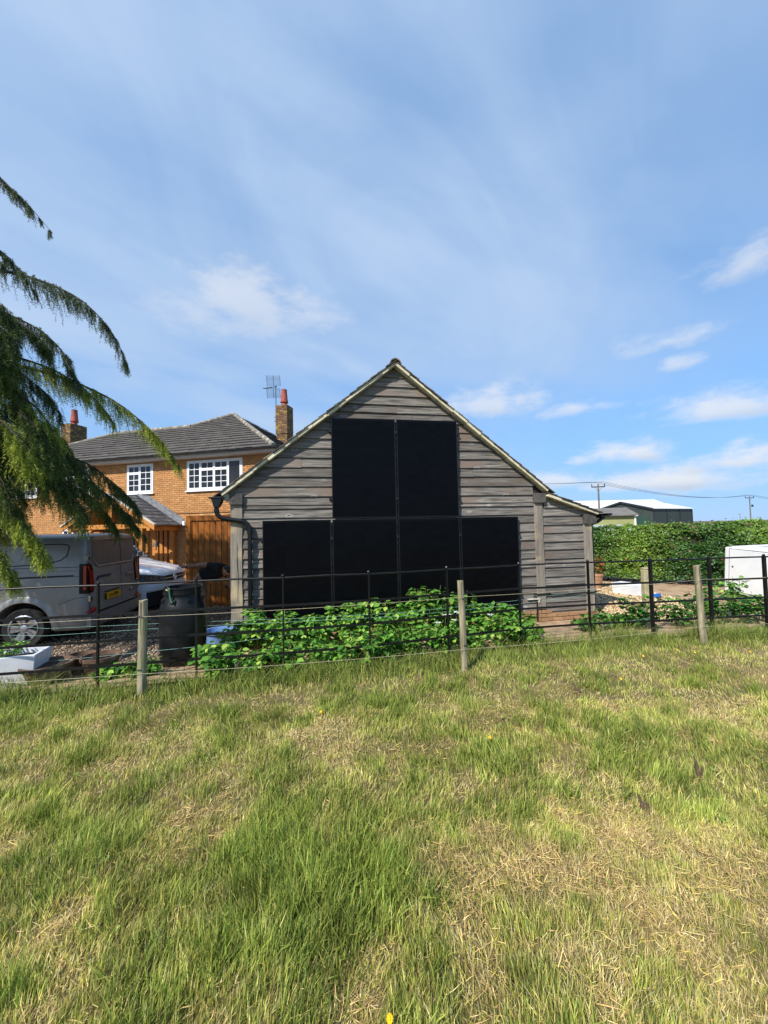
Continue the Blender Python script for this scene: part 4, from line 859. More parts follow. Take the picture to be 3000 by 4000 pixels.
for s in (1, -1):
    def lens(name, m, poly, out):
        rear_panel(name, m, poly if s > 0 else [(-y, z) for y, z in poly[::-1]], out)
    lens('light_cluster', DARKL, [(.80, .86), (.78, 1.02), (.77, 1.24), (.80, 1.32), (.86, 1.36), (.955, 1.36), (.968, 1.2), (.972, .86)][::-1], .020)
    lens('red_lens', REDL, [(.795, .90), (.785, 1.05), (.785, 1.24), (.82, 1.24), (.82, .90)][::-1], .026)
    lens('red_lens', REDL, [(.85, .93), (.85, 1.22), (.90, 1.32), (.94, 1.31), (.89, 1.18), (.89, .90)][::-1], .026)
    lens('reversing_lens', CHROME, [(.80, .875), (.80, .898), (.86, .898), (.84, .875)][::-1], .027)
    lens('reflector', REDL, [(.72, .545), (.80, .60), (.95, .545), (.94, .53)][::-1], .062)
    mb = MB(); mb.box(.0, .11, s*hwv-(.0 if s > 0 else .012), s*hwv+(.012 if s > 0 else 0), .86, 1.36); mb.build('light_cluster_side', DARKL, van, bevel=.005)
    mb = MB(); mb.box(.002, .045, s*(hwv+.005)-.006, s*(hwv+.005)+.010, .92, 1.33); mb.build('red_lens', REDL, van, bevel=.004)
    for z in (1.45, .76): MB().box(RSH(z)-.03, RSH(z)+.05, s*.885-.03, s*.885+.03, z-.055, z+.055).build('door_hinge', CHROME if z < 1 else SILVER, van, bevel=.01); MB().box(RSH(z)-.036, RSH(z)-.02, s*.885-.016, s*.885+.016, z-.03, z+.03).build('hinge_recess', SEAM, van)
    MB().tube([(2.9+.3, s*.97, 1.25), (3.15, s*1.12, 1.3)], .05, 8).build('door_mirror', BLKTRIM, van)
pl = rear_panel('number_plate', PLATEY, rrect(-.11, .42, .66, .775, .01, 2), .026)
tm = text_mesh('E14 PPM', .104, PLATEK, 'plate_lettering'); t = link('plate_lettering', tm, pl, (RSH(.7)-.0275, .14, .7155), (math.pi/2, 0, -math.pi/2)); t.scale = (.92, 1.0, 1)
rear_panel('plate_band', PLATEK, rrect(.385, .42, .662, .773, .005, 2), .0275, pl)
rear_panel('badge', BLUEB, [(.18, 1.09), (.20, 1.115), (.60, 1.115), (.68, 1.05), (.6, 1.07), (.58, 1.085), (.22, 1.08)], .016)
rear_panel('oval_emblem', BLUEB, [(-.62+.085*math.cos(a), .70+.034*math.sin(a)) for a in np.linspace(0, 2*math.pi, 20)[:-1]], .018)
mb = MB(); mb.tube([(-.017, -.62+.082*math.cos(a), .70+.032*math.sin(a)) for a in np.linspace(0, 2*math.pi, 21)], .004, 5, False); mb.build('emblem_ring', CHROME, van)
MB().box(-.045, -.010, -.60, -.36, 1.03, 1.07).build('door_handle', SILVER, van, bevel=.012)
rear_panel('door_gap', SEAM, [(-.216, .52), (-.216, 1.78), (-.224, 1.78), (-.224, .52)], .0115)
MB().box(-.02, .01, -.1, .42, .80, .815).build('plate_lamp', SEAM, van)
# flank details on the left side
SS = lambda n_, m, pts, th, out=.003: side_strip(van, n_, m, pts, vhw, th, out)
SS('flank_gap', SEAM, [(.14, 1.31), (1.3, 1.315), (3.0, 1.30)], .010); SS('slide_rail', SEAM, [(.20, 1.165), (1.42, 1.155)], .028); SS('flank_gap', SEAM, [(.10, 1.15), (.2, 1.15)], .007)
SS('flank_gap', SEAM, [(1.44, .45), (1.44, 1.75)], .009); SS('flank_gap', SEAM, [(2.7, .45), (2.7, 1.75)], .009); SS('flank_gap', SEAM, [(.03, .80), (.16, .79), (.42, .70)], .007)
SS('window_outline', SEAM, [(1.38, 1.70), (.42, 1.70), (.33, 1.68), (.315, 1.62), (.335, 1.50), (.42, 1.43), (.62, 1.375), (1.38, 1.345)], .016)
SS('crease', GRIME, [(.15, 1.25), (3.0, 1.25)], .012, .004)
SS('sill_trim', BLKTRIM, [(1.40, .33), (3.5, .33)], .12, .006)
MB().box(3.32, 3.9, -.72, .72, 1.2, 1.6, Matrix.Rotation(0, 4, 'X')).build('cab_block', WIND, van) if False else None
mb = MB(); mb.add([(3.42, .70, 1.78), (3.42, -.70, 1.78), (4.18, -.76, 1.24), (4.18, .76, 1.24)], [(0, 1, 2, 3)]); mb.v = [(x+.03, y, z+.05) for x, y, z in mb.v]; mb.build('windscreen', WIND, van)
MB().box(4.88, 4.94, -.5, .5, .55, .85).build('grille', BLKTRIM, van, bevel=.01)
for s in (-1, 1): MB().box(4.70, 4.86, s*.72-.12, s*.72+.12, .78, .98).build('headlight', CHROME, van, bevel=.02)

# white van, nose to the right
WZ = -.20; wv = thing('white_van', 'white van with black grille nosing out behind the silver van', 'van', (-5.36, 9.78, WZ), 0)
HLAMP = mat('headlight_glass', '#6d747c', '#2a2e33', .12, (14, 14, 14), 2, spec=.6, coat=.5)
def wprof(hw, hr, zb, zs, zr): return [(0, zb), (hw*.92, zb), (hw*.99, zb+.08), (hw, zb+.2), (hw, (zb+zs)*.5), (hw*.985, zs), (hr+.03, zr-.12), (hr, zr-.06), (hr-.06, zr-.02), (hr*.5, zr), (0, zr+.01)]
ws = [(-.0, wprof(.42, .38, .25, .70, .86), f0), (-.03, wprof(.58, .50, .22, .74, .93), f0), (-.10, wprof(.74, .62, .2, .80, .99), f0), (-.22, wprof(.87, .70, .2, .86, 1.04), f0), (-.45, wprof(.94, .76, .2, .92, 1.09), f0), (-.95, wprof(.95, .78, .2, 1.0, 1.20), f0), (-1.12, wprof(.95, .80, .2, 1.02, 1.28), f0), (-1.75, wprof(.95, .74, .2, 1.08, 1.76), f0), (-2.1, wprof(.95, .78, .2, 1.1, 1.90), f0), (-4.6, wprof(.95, .80, .2, 1.1, 1.90), f0), (-4.7, wprof(.92, .78, .24, 1.1, 1.86), f0)]
wb = loft(ws[::-1]).mesh('body', WHITEP); wb = boolean(wb, arch_cutters((-.95, -3.9), .95, .40, .33)); wb.polygons.foreach_set('use_smooth', [True]*len(wb.polygons)); wb.set_sharp_from_angle(angle=R(35)); wb.materials.clear(); wb.materials.append(WHITEP)
for p in wb.polygons: p.material_index = 0
link('body', wb, wv)
for x in (-.95, -3.9):
    for s in (-1, 1): wheel(wv, x, s*.84, .325, .328, s, .21)
    MB().box(x-.38, x+.38, -.7, .7, .16, .75).build('wheel_well', SEAM, wv)
def nose(y):  # x of the nose surface at half-width y (mid height)
    return float(np.interp(abs(y), [0, .42, .58, .74, .87, .94], [.0, .0, -.03, -.10, -.22, -.45]))
def nose_panel(name, m, top, bot, y0, y1, out, n=14, parent=wv, tilt=0.):
    mb = MB(); ysn = np.linspace(y0, y1, n); vs = []
    for y in ysn: vs += [(nose(y)+out+tilt, y, bot(y)), (nose(y)+out, y, top(y))]
    for y in ysn: vs += [(nose(y)-.05, y, bot(y)), (nose(y)-.05, y, top(y))]
    fs = [(2*i, 2*i+2, 2*i+3, 2*i+1) for i in range(n-1)]+[(2*i+1, 2*i+3, 2*n+2*i+3, 2*n+2*i+1) for i in range(n-1)]+[(2*i, 2*n+2*i, 2*n+2*i+2, 2*i+2) for i in range(n-1)]+[(0, 1, 2*n+1, 2*n), (2*n-2, 4*n-2, 4*n-1, 2*n-1)]
    mb.add(vs, fs); return mb.build(name, m, parent, smooth=40)
nose_panel('grille', BLKTRIM, lambda y: .865-.01*abs(y), lambda y: .72+.10*max(0, abs(y)-.15), -.50, .50, .022)
nose_panel('grille_bar', CHROME, lambda y: .80+.02*abs(y), lambda y: .785+.02*abs(y), -.5, .5, .028)
for s in (-1, 1):
    a, b = sorted((s*.40, s*.93)); 
    nose_panel('headlight', HLAMP, lambda y: .86+.10*(abs(y)-.4)/.53, lambda y: .735+.035*(abs(y)-.4)/.53, a, b, .024)
    for q in (.52, .66, .80): nose_panel('lamp_element', CHROME, lambda y: .865+.06*(q-.4), lambda y: .765+.03*(q-.4), *sorted((s*(q-.05), s*(q+.05))), .030, 5)
nose_panel('lower_grille', BLKTRIM, lambda y: .545-.02*abs(y), lambda y: .20, -.90, .90, .03)
nose_panel('bumper_bar', WHITEP, lambda y: .665, lambda y: .56, -.93, .93, .045)
for z in (.30, .38, .46): nose_panel('grille_slat', SEAM, lambda y: z+.02, lambda y: z-.02, -.6, .6, .036)
em = MB(); em.tube([(.035, .07*math.cos(a), .80+.075*math.sin(a)) for a in np.linspace(0, 2*math.pi, 25)], .011, 6, False); em.build('emblem_ring', CHROME, wv)
MB().lathe([(.0, 0), (.058, 0), (.05, .012), (.0, .016)], 18, (.028, 0, .80), Matrix.Rotation(math.pi/2, 4, 'Y')).build('emblem_disc', CHROME, wv, smooth=50)
mb = MB(); mb.add([(-1.13, -.76, 1.26), (-1.13, .76, 1.26), (-1.80, .70, 1.77), (-1.80, -.70, 1.77)], [(0, 1, 2, 3)]); mb.v = [(x+.025, y, z+.035) for x, y, z in mb.v]; mb.build('windscreen', WIND, wv)
mb = MB(); mb.add([(-1.30, -.935, 1.16), (-1.86, -.80, 1.68), (-2.6, -.82, 1.70), (-2.6, -.955, 1.14)], [(0, 3, 2, 1)]); mb.build('side_window', WIND, wv)
for s in (-1, 1): MB().box(-1.62, -1.45, s*1.04-.1, s*1.04+.1, 1.15, 1.40).build('door_mirror', BLKTRIM, wv, bevel=.03)
MB().box(-.01, .055, -.26, .26, .47, .58).build('number_plate', mat('plate_white', '#d9dadb', None, .5), wv, bevel=.004)

# ------------------------------------------------------------------ person bending over beside the barn
SKIN = mat('skin', '#b07a5c', '#9c6a4e', .55, (20, 20, 20), 3, spec=.4)
INKED = mat('tattooed_skin', '#9b7058', '#62493d', .55, (48, 48, 48), 5, .40, .60, spec=.4)
TEE = mat('black_tee', (.004, .004, .0045), (.007, .007, .008), .9, (8, 8, 8), 4, bump=.3)
TROU = mat('grey_trousers', '#8c8472', '#736c5d', .9, (8, 8, 8), 4, bump=.4)
HAIR = mat('dark_hair', '#15110f', '#221b17', .7, (60, 60, 60), 3, bump=.5)
person = thing('person', 'person in black t-shirt and grey trousers bending over behind the water butt', 'person', (-3.86, 8.02, -.13))
def skin_mesh(name, m, nodes, edges, parent, sub=2):
    """nodes: (x, y, z, rx, ry); grown into a limb surface."""
    me = bpy.data.meshes.new(name); me.from_pydata([n_[:3] for n_ in nodes], edges, []); me.materials.append(m)
    o = bpy.data.objects.new(name, me); col.objects.link(o); md = o.modifiers.new('skin', 'SKIN'); md.use_smooth_shade = True
    for i, n_ in enumerate(nodes):
        sv = me.skin_vertices[0].data[i]; sv.radius = (n_[3], n_[4] if len(n_) > 4 else n_[3]); sv.use_root = (i == 0)
    s_ = o.modifiers.new('sub', 'SUBSURF'); s_.levels = sub; s_.render_levels = sub
    bpy.context.view_layer.update(); r_ = bpy.data.meshes.new_from_object(o.evaluated_get(bpy.context.evaluated_depsgraph_get())); bpy.data.objects.remove(o)
    r_.materials.clear(); r_.materials.append(m); r_.polygons.foreach_set('use_smooth', [True]*len(r_.polygons))
    Mi = MROOT[parent.name].inverted(); r_.transform(Mi); return link(name, r_, parent)
g = -.13
# the body: torso, neck, arms, legs in one surface
N_ = [(-3.88, 8.02, .78, .10), (-3.72, 8.0, .85, .11), (-3.50, 7.98, .90, .12), (-3.38, 7.97, .93, .09), (-3.31, 7.94, .93, .058), (-3.25, 7.91, .905, .07), (-3.20, 7.90, .87, .06),
      (-3.40, 7.80, 1.0, .062), (-3.62, 7.74, 1.045, .052), (-3.80, 7.74, 1.035, .045), (-3.97, 7.75, 1.015, .032), (-4.02, 7.75, 1.012, .034), (-4.07, 7.75, 1.015, .028),
      (-3.36, 8.13, .88, .06), (-3.28, 8.10, .68, .05), (-3.24, 8.06, .60, .045), (-3.16, 8.02, .42, .034), (-3.13, 8.01, .34, .036), (-3.11, 8.0, .28, .028),
      (-3.86, 7.91, .70, .095), (-3.74, 7.89, .36, .075), (-3.80, 7.90, .12, .06), (-3.88, 7.90, -.06, .045), (-3.76, 7.88, -.09, .04),
      (-3.88, 8.13, .70, .095), (-3.84, 8.14, .36, .075), (-3.94, 8.14, .12, .06), (-4.03, 8.14, -.06, .045), (-3.91, 8.15, -.09, .04)]
E_ = [(0, 1), (1, 2), (2, 3), (3, 4), (4, 5), (5, 6), (3, 7), (7, 8), (8, 9), (9, 10), (10, 11), (11, 12), (3, 13), (13, 14), (14, 15), (15, 16), (16, 17), (17, 18), (0, 19), (19, 20), (20, 21), (21, 22), (22, 23), (0, 24), (24, 25), (25, 26), (26, 27), (27, 28)]
skin_mesh('body', INKED, N_, E_, person)
skin_mesh('t_shirt', TEE, [(-3.82, 8.01, .83, .170, .175), (-3.68, 8.0, .87, .195, .19), (-3.50, 7.98, .89, .22, .20), (-3.37, 7.97, .92, .165, .15), (-3.29, 7.965, .945, .085), (-3.41, 7.81, .99, .105), (-3.60, 7.745, 1.04, .075), (-3.36, 8.13, .88, .095), (-3.30, 8.11, .74, .075)], [(0, 1), (1, 2), (2, 3), (3, 4), (3, 5), (5, 6), (3, 7), (7, 8)], person)
skin_mesh('trousers', TROU, [(-3.89, 8.02, .77, .178, .18), (-3.80, 8.02, .83, .155, .16), (-3.86, 7.90, .66, .125), (-3.74, 7.885, .36, .095), (-3.80, 7.89, .12, .08), (-3.87, 7.90, -.04, .075), (-3.88, 8.14, .66, .125), (-3.84, 8.15, .36, .095), (-3.94, 8.15, .12, .08), (-4.02, 8.15, -.04, .075)], [(0, 1), (0, 2), (2, 3), (3, 4), (4, 5), (0, 6), (6, 7), (7, 8), (8, 9)], person)
for x, y in ((-3.82, 7.89), (-3.97, 8.145)): skin_mesh('boot', BLKTRIM, [(x-.07, y, -.08, .055), (x+.03, y, -.09, .05), (x+.14, y, -.10, .042)], [(0, 1), (1, 2)], person, 1)
# head: skull, jaw, nose, ears, hair; looks down to the right
hd = Vector((-3.235, 7.90, .90)); hm = Matrix.Translation(hd) @ Matrix.Rotation(R(112), 4, 'Y')    # local z = crown to the right and down
def ell(name, m, c, r3, parent, n=14, M_=hm):
    mb = MB(); mb.lathe([(math.sin(a), -math.cos(a)) for a in np.linspace(.02, math.pi-.02, n)], 18); mb.v = [tuple(M_ @ (Vector(c)+Vector((p[0]*r3[0], p[1]*r3[1], p[2]*r3[2])))) for p in mb.v]; return mb.build(name, m, parent, world=True, smooth=True)
hdp = ell('head', SKIN, (0, 0, .0), (.095, .078, .115), person); ell('jaw', SKIN, (.03, 0, -.065), (.065, .058, .06), hdp)
for s in (-1, 1): ell('ear', SKIN, (-.005, s*.08, -.015), (.026, .014, .036), hdp)
ell('nose', SKIN, (.10, 0, -.02), (.02, .014, .028), hdp); ell('hair', HAIR, (-.034, 0, .022), (.088, .086, .108), hdp)
for s in (-1, 1): ell('eye', PLATEK, (.086, s*.032, .01), (.008, .013, .008), hdp)
ell('mouth', mat('lips', '#8a4c40', None, .6), (.088, 0, -.065), (.008, .024, .008), hdp)
# hands: five fingers each
def hand(c, d, up, thumb_side, m=SKIN):
    d = Vector(d).normalized(); up = Vector(up).normalized(); sd_ = d.cross(up).normalized(); up = sd_.cross(d); c = Vector(c)
    N2 = [tuple(c-d*.035)+(.026, .022), tuple(c+d*.03)+(.042, .018)]; Ed = [(0, 1)]
    for k, (o_, L) in enumerate(((-.030, .062), (-.010, .074), (.010, .070), (.030, .055))):
        b = len(N2); p = c+d*.045+sd_*o_; N2 += [tuple(p)+(.0095,), tuple(p+d*L*.55-up*.012*(1+k*.3))+(.0088,), tuple(p+d*L*.9-up*.04*(1+k*.2))+(.0078,)]; Ed += [(1, b), (b, b+1), (b+1, b+2)]
    b = len(N2); p = c+sd_*thumb_side*.035; N2 += [tuple(p)+(.012,), tuple(p+sd_*thumb_side*.028+d*.03+up*.012)+(.010,), tuple(p+sd_*thumb_side*.03+d*.06+up*.02)+(.009,)]; Ed += [(0, b), (b, b+1), (b+1, b+2)]
    return skin_mesh('hand', m, N2, Ed, person, 1)
hand((-4.06, 7.75, 1.015), (-1, 0, .12), (0, -1, .3), 1); hand((-3.115, 8.0, .285), (.3, -.1, -1), (1, 0, .2), 1)
MB().tube([(-3.975, 7.75, 1.012), (-3.957, 7.75, 1.014)], .037, 12).build('watch_strap', BLKTRIM, person, world=True)
rag = thing('white_cloth', 'scrap of white cloth held in the outstretched hand', 'cloth', (-4.13, 7.74, .98))
mb = MB(); bm = bmesh.new(); bmesh.ops.create_icosphere(bm, subdivisions=2, radius=.035)
for v in bm.verts: v.co *= random.uniform(.6, 1.25); v.co.x *= 1.3; v.co.z += .02
me = bpy.data.meshes.new('cloth'); bm.to_mesh(me); bm.free(); me.materials.append(UPVC); link('cloth_fold', me, rag)

# ------------------------------------------------------------------ estate fence
FIRON = mat('fence_iron', (.0032, .0035, .004), (.006, .0065, .007), .42, (15, 15, 15), 4, spec=.4, c3=(.012, .010, .008), s3=6)
fence = thing('estate_fence', 'black iron five-bar estate fence running across the field edge', 'fence', (FP[3][0], FP[3][1], 0))
RZ = [.83, .545, .275, .03]
def ftop(i): return 1.15+[0, 0, 0, 0, 0, 0, 0, 0, 0, 0, 0, 0, 0, 0, 0, 0, 0][i]
for i, (x, y) in enumerate(FP):
    q = FP[min(i+1, len(FP)-1)]; p = FP[max(i-1, 0)]; a = math.atan2(q[1]-p[1], q[0]-p[0]); M_ = Matrix.Translation((x, y, 0)) @ Matrix.Rotation(a, 4, 'Z')
    thick = i in (11, 12, 13); w_ = .018 if thick else .0075
    mb = MB(); mb.box(-w_, w_, -.02, .02, -.3, 1.165, M_); mb.build('post', FIRON, fence, world=True)
    MB().lathe([(.017, 0), (.02, .014), (.012, .03), (0, .033)], 8, (x, y, 1.162)).build('post_cap', FIRON, fence, world=True)
for i in range(len(FP)-1):
    a, b = Vector((*FP[i], 0)), Vector((*FP[i+1], 0)); wob = rng.normal(0, .004)
    MB().tube([a+Vector((0, 0, 1.15)), a.lerp(b, .5)+Vector((0, 0, 1.15+wob)), b+Vector((0, 0, 1.15))], .0115, 8).build('top_rail', FIRON, fence, world=True, smooth=50)
    d = (b-a).normalized(); n_ = Vector((-d.y, d.x, 0))*.005
    for z in RZ:
        s0 = rng.normal(0, .003); mb = MB(); vs = []
        for t, p in ((0, a), (.5, a.lerp(b, .5)), (1, b)):
            zz = z+(s0 if t == .5 else 0); p = p-n_*3.2
            vs += [p-n_+Vector((0, 0, zz-.0135)), p-n_+Vector((0, 0, zz+.0135)), p+n_+Vector((0, 0, zz+.0135)), p+n_+Vector((0, 0, zz-.0135))]
        mb.add(vs, [(k*4+j, k*4+(j+1) % 4, k*4+4+(j+1) % 4, k*4+4+j) for k in range(2) for j in range(4)]); mb.build('flat_rail', FIRON, fence, world=True)
# wooden stakes with wire
STAKE = mat('stake_timber', '#ab9f82', '#6a634f', .92, (26, 26, 2.0), 8, .36, .62, bump=.9, bscale=(60, 60, 4), c3='#7f7f5c', s3=5, rand=.08)
def stake(x, y, h, r, lean, label):
    o = thing('wooden_stake', label, 'fence stake', (x, y, 0), 0, 'round timber stakes in front of the fence'); n = 9; mb = MB(); vs = []
    pts = [(lean[0]*t, lean[1]*t, -.25+(h+.25)*t) for t in np.linspace(0, 1, n)]
    mb.tube(pts, [r*(1.04-.12*t)*(1+rng.normal(0, .02)) for t in np.linspace(0, 1, n)], 14); mb.v = [(a+rng.normal(0, .0015), b+rng.normal(0, .0015), c+(rng.normal(0, .006) if c > h-.01 else 0)) for a, b, c in mb.v]
    mb.build('shaft', STAKE, o, smooth=50)
    k = Vector(pts[-1]); mb = MB(); mb.prism([(-.004, -.02), (.004, -.35), (.002, -.02)], -r*.95-.003, -r*.6, lambda p, q, t: (k.x*(1+q)+p, k.y+t, k.z+q)); mb.build('split', CRK, o)
    for z in (.30, .85): MB().tube([(-.02, -r-.004, z), (.02, -r-.006, z+.005), (.03, -r-.012, z-.01)], .006, 6).build('insulator', BLACKP, o)
    return o
stake(-2.57, 4.08, 1.01, .043, (.02, 0), 'round timber stake nearest the vans, split down its top')
stake(.93, 4.66, 1.06, .040, (-.03, .0), 'round timber stake in front of the solar panels')
stake(4.42, 5.42, 1.09, .044, (-.06, .0), 'leaning round timber stake in front of the hedge')
WIRE = mat('pale_wire', '#bdb190', '#9b9070', .6, (40, 40, 40), 2); TWINE = mat('green_twine', '#8fbfae', '#6a9f8d', .6, (40, 40, 40), 2)
WX = [(-8, 3.5), (-2.57, 4.035), (.93, 4.612), (4.40, 5.37), (9.5, 6.0)]
for z, dz, lab in ((.845, .03, 'upper pale wire strung between the timber stakes'), (.26, .0, 'lower pale wire strung between the timber stakes')):
    o = thing('stake_wire', lab, 'wire', (-2.57, 4.04, z), 0, 'wires on the timber stakes')
    for k in range(4):
        a, b = WX[k], WX[k+1]; pts = [(a[0]+(b[0]-a[0])*t, a[1]+(b[1]-a[1])*t, z+dz*(k-1+t)-.02*4*t*(1-t)) for t in np.linspace(0, 1, 9)]; MB().tube(pts, .0022, 5, False).build('wire_span', WIRE, o, world=True)
for n_, pts, lab in ((0, [(-5.2, 4.95, .60), (-4.4, 5.05, .50), (-2.9, 5.35, .47), (-1.2, 5.5, .46), (.2, 5.62, .48), (2.0, 6.2, .50), (3.7, 6.55, .62)], 'upper pale green twine strung along the raspberry bed'),
                     (1, [(-5.2, 4.9, .48), (-4.4, 5.0, .42), (-2.9, 5.3, .42), (-1.2, 5.45, .43), (.2, 5.58, .44), (2.0, 6.1, .46), (3.7, 6.5, .56), (5.2, 6.75, .70)], 'lower pale green twine strung along the raspberry bed'),
                     (2, [(-4.7, 4.6, .18), (-3.8, 4.75, .20), (-2.2, 5.0, .26), (-1.2, 5.2, .33)], 'short slack green twine near the water butt'), (3, [(2.2, 5.75, .12), (3.2, 5.9, .16), (4.2, 6.1, .22)], 'green twine lying low in front of the lean-to')):
    o = thing('garden_twine', lab, 'twine', pts[0], 0, 'twine across the planting bed'); MB().tube(pts, .0019, 5, False).build('strand', TWINE, o, world=True)

# ------------------------------------------------------------------ water butt, tubs, pots
BUTT = mat('butt_plastic', (.0025, .003, .004), (.005, .0055, .007), .42, (5, 5, 5), 6, spec=.35, c3=(.012, .0125, .013), s3=4, bump=.12)
def gz(x, y): return float(hgt(x, y))
bx_, by_ = -2.80, 5.36; bz = gz(bx_, by_)+.01
butt = thing('water_butt', 'black plastic barrel water butt with screw rim beside the raspberries', 'water butt', (bx_, by_, bz))
MB().lathe([(.24, 0), (.255, .02), (.275, .06), (.292, .30), (.297, .50), (.292, .70), (.278, .80), (.268, .835), (.245, .89), (.232, .93), (.232, .955), (.222, .955), (.215, .90)], 40).build('barrel_body', BUTT, butt, smooth=40)
MB().lathe([(.24, .955), (.247, .96), (.247, .985), (.238, .99), (.238, 1.03), (.246, 1.035), (.246, 1.055), (.225, 1.055), (.225, .97)], 40).build('rim', BUTT, butt, smooth=40)
MB().lathe([(.223, 1.0), (.1, 1.012), (0, 1.015)], 30).build('lid_inset', SEAM, butt)
for a in np.linspace(0, 2*math.pi, 9)[:-1]:
    M_ = Matrix.Rotation(a, 4, 'Z'); MB().box(.232, .27, -.035, .035, .845, .905, M_).build('grip_recess', BUTT, butt, bevel=.012)
CORD = mat('green_cord', '#0f5a3c', '#0a3f2a', .6, (40, 40, 40), 2)
cordo = thing('green_cord', 'short green cord hanging over the barrel rim', 'cord', (bx_-.04, by_-.25, bz+1.05))
MB().tube([(-.03, -.005, .03), (-.01, -.012, .0), (.0, -.014, -.07), (.02, -.03, -.13), (.05, -.045, -.175)], .013, 7).build('cord_strand', CORD, cordo, smooth=50); MB().tube([(-.055, -.005, -.005), (-.03, -.015, -.015), (.0, -.015, .01)], .008, 6).build('knot', WIRE, cordo)
BLUEP = mat('blue_plastic', '#6f93c4', '#5a7fb3', .45, (5, 5, 5)); tub = thing('blue_tub', 'shallow blue plastic tub on the concrete behind the barrel', 'tub', (-2.72, 6.35, -.084))
MB().lathe([(.20, 0), (.235, .16), (.262, .17), (.262, .19), (.232, .19), (.195, .02), (.0, .02)], 28).build('tub_shell', BLUEP, tub, smooth=50)
TERR2 = mat('old_terracotta', '#6d5340', '#4a382c', .9, (8, 8, 8), 6, c3='#857560', s3=4, bump=.2); COMP = mat('compost', '#3a2a1f', '#241a13', .95, (20, 20, 20), 5, bump=.8)
def pot(x, y, r, h, label, m=TERR2, group='terracotta pots by the fence'):
    o = thing('plant_pot', label, 'pot', (x, y, gz(x, y)+.01), 0, group)
    MB().lathe([(r*.68, 0), (r*.93, h*.82), (r*1.02, h*.83), (r*1.04, h), (r*.93, h), (r*.86, h*.8), (r*.8, h*.7)], 28).build('pot_wall', m, o, smooth=45); MB().lathe([(r*.88, h*.82), (r*.5, h*.88), (0, h*.86)], 20).build('potting_soil', COMP, o); return o
pot(-3.56, 4.86, .21, .25, 'wide brown terracotta pot left of the round stake'); pot(-4.02, 4.62, .25, .22, 'shallow terracotta bowl in front of the white trough'); pot(-3.95, 5.05, .15, .25, 'small dark pot behind the wide brown pot')
WPL = mat('white_plastic', '#e4e6ea', '#cfd2d8', .45, (3, 3, 3), 4)
def trough(name, label, c, rz, L, W, H, wall=.035, taper=.04, group=None):
    o = thing(name, label, 'trough', c, rz, group)
    for nm, b in (('long_side', (0, L, 0, wall)), ('long_side', (0, L, W-wall, W)), ('end_side', (0, wall, wall, W-wall)), ('end_side', (L-wall, L, wall, W-wall))):
        mb = MB(); mb.box(b[0], b[1], b[2], b[3], 0, H); mb.v = [(x+(taper*(1-z/H)*(1 if x < L/2 else -1)), y+(taper*(1-z/H)*(1 if y < W/2 else -1)), z) for x, y, z in mb.v]; mb.build(nm, WPL, o, bevel=.008)
    MB().box(taper+wall*.7, L-taper-wall*.7, taper+wall*.7, W-taper-wall*.7, .012, .04).build('base', WPL, o); return o
tr = trough('white_planter', 'long white planter trough with low plants beside the silver van', (-4.16, 4.86, -.01), math.atan2(-.30, -.88), 1.15, .42, .36)
MB().box(.06, 1.09, .06, .36, .05, .30).build('potting_soil', COMP, tr)
trough('white_sink', 'white open sink lying on the golden gravel', (5.93, 10.2, -.13), math.atan2(-.66, .42), .80, .46, .27, .03, .03)
# cabinets leaning by the hedge
WCAB = mat('white_cabinet', '#dcdedf', '#d2d5d6', .5, (3, 3, 3), 4)
def cabinet(label, M_, w_, d_, h_):
    o = thing('white_cabinet', label, 'cabinet', M_.to_translation()[:], 0, 'white cabinets stored by the hedge'); Mi = Matrix.Translation(-M_.to_translation()) @ M_
    mb = MB(); mb.prism([(0, .0), (d_, .0), (d_, h_*.97), (.12, h_), (.0, h_*.97)], 0, w_, lambda p, q, t: Mi @ Vector((t, p, q))); mb.build('shell', WCAB, o, bevel=.025)
    mb = MB(); mb.box(-.014, .0, .04, d_-.12, .05, h_-.07, Mi); mb.build('door', WCAB, o, bevel=.006)
    mb = MB(); mb.box(-.022, -.012, d_-.22, d_-.18, h_*.55, h_*.55+.04, Mi); mb.build('lock', CHROME, o, bevel=.004)
    for z in (.12, h_-.2): mb = MB(); mb.box(-.03, .0, .015, .05, z, z+.09, Mi); mb.build('hinge', WCAB, o, bevel=.005)
    mb = MB(); mb.box(.06, w_-.06, -.012, .0, .06, h_-.1, Mi); mb.build('front_panel', WCAB, o, bevel=.006)
    mb = MB(); mb.box(-.004, .002, .028, d_-.108, .038, .05, Mi); mb.box(-.004, .002, .028, d_-.108, h_-.07, h_-.058, Mi); mb.box(-.004, .002, .028, .04, .05, h_-.07, Mi); mb.box(-.004, .002, d_-.12, d_-.108, .05, h_-.07, Mi); mb.build('door_seam', SEAM, o)
    for z in (.25, .3, .35): mb = MB(); mb.box(.2, w_-.2, -.018, -.012, z, z+.02, Mi); mb.build('vent_slot', SEAM, o)
    return o
cabinet('big white cabinet at the right edge in front of the hedge', Matrix.Translation((8.66, 8.66, -.12)) @ Matrix.Rotation(R(12), 4, 'Z') @ Matrix.Rotation(R(4), 4, 'X'), .75, 1.05, 1.14)
cabinet('second white cabinet half hidden behind the big one', Matrix.Translation((9.42, 9.2, -.12)) @ Matrix.Rotation(R(14), 4, 'Z') @ Matrix.Rotation(R(-3), 4, 'X'), .75, 1.0, 1.24)
BLUER = mat('blue_rope', '#1f6fd0', '#1550a0', .6, (20, 20, 20)); rope = thing('blue_rope', 'coil of bright blue rope beside the white sink', 'rope', (6.50, 9.42, -.12))
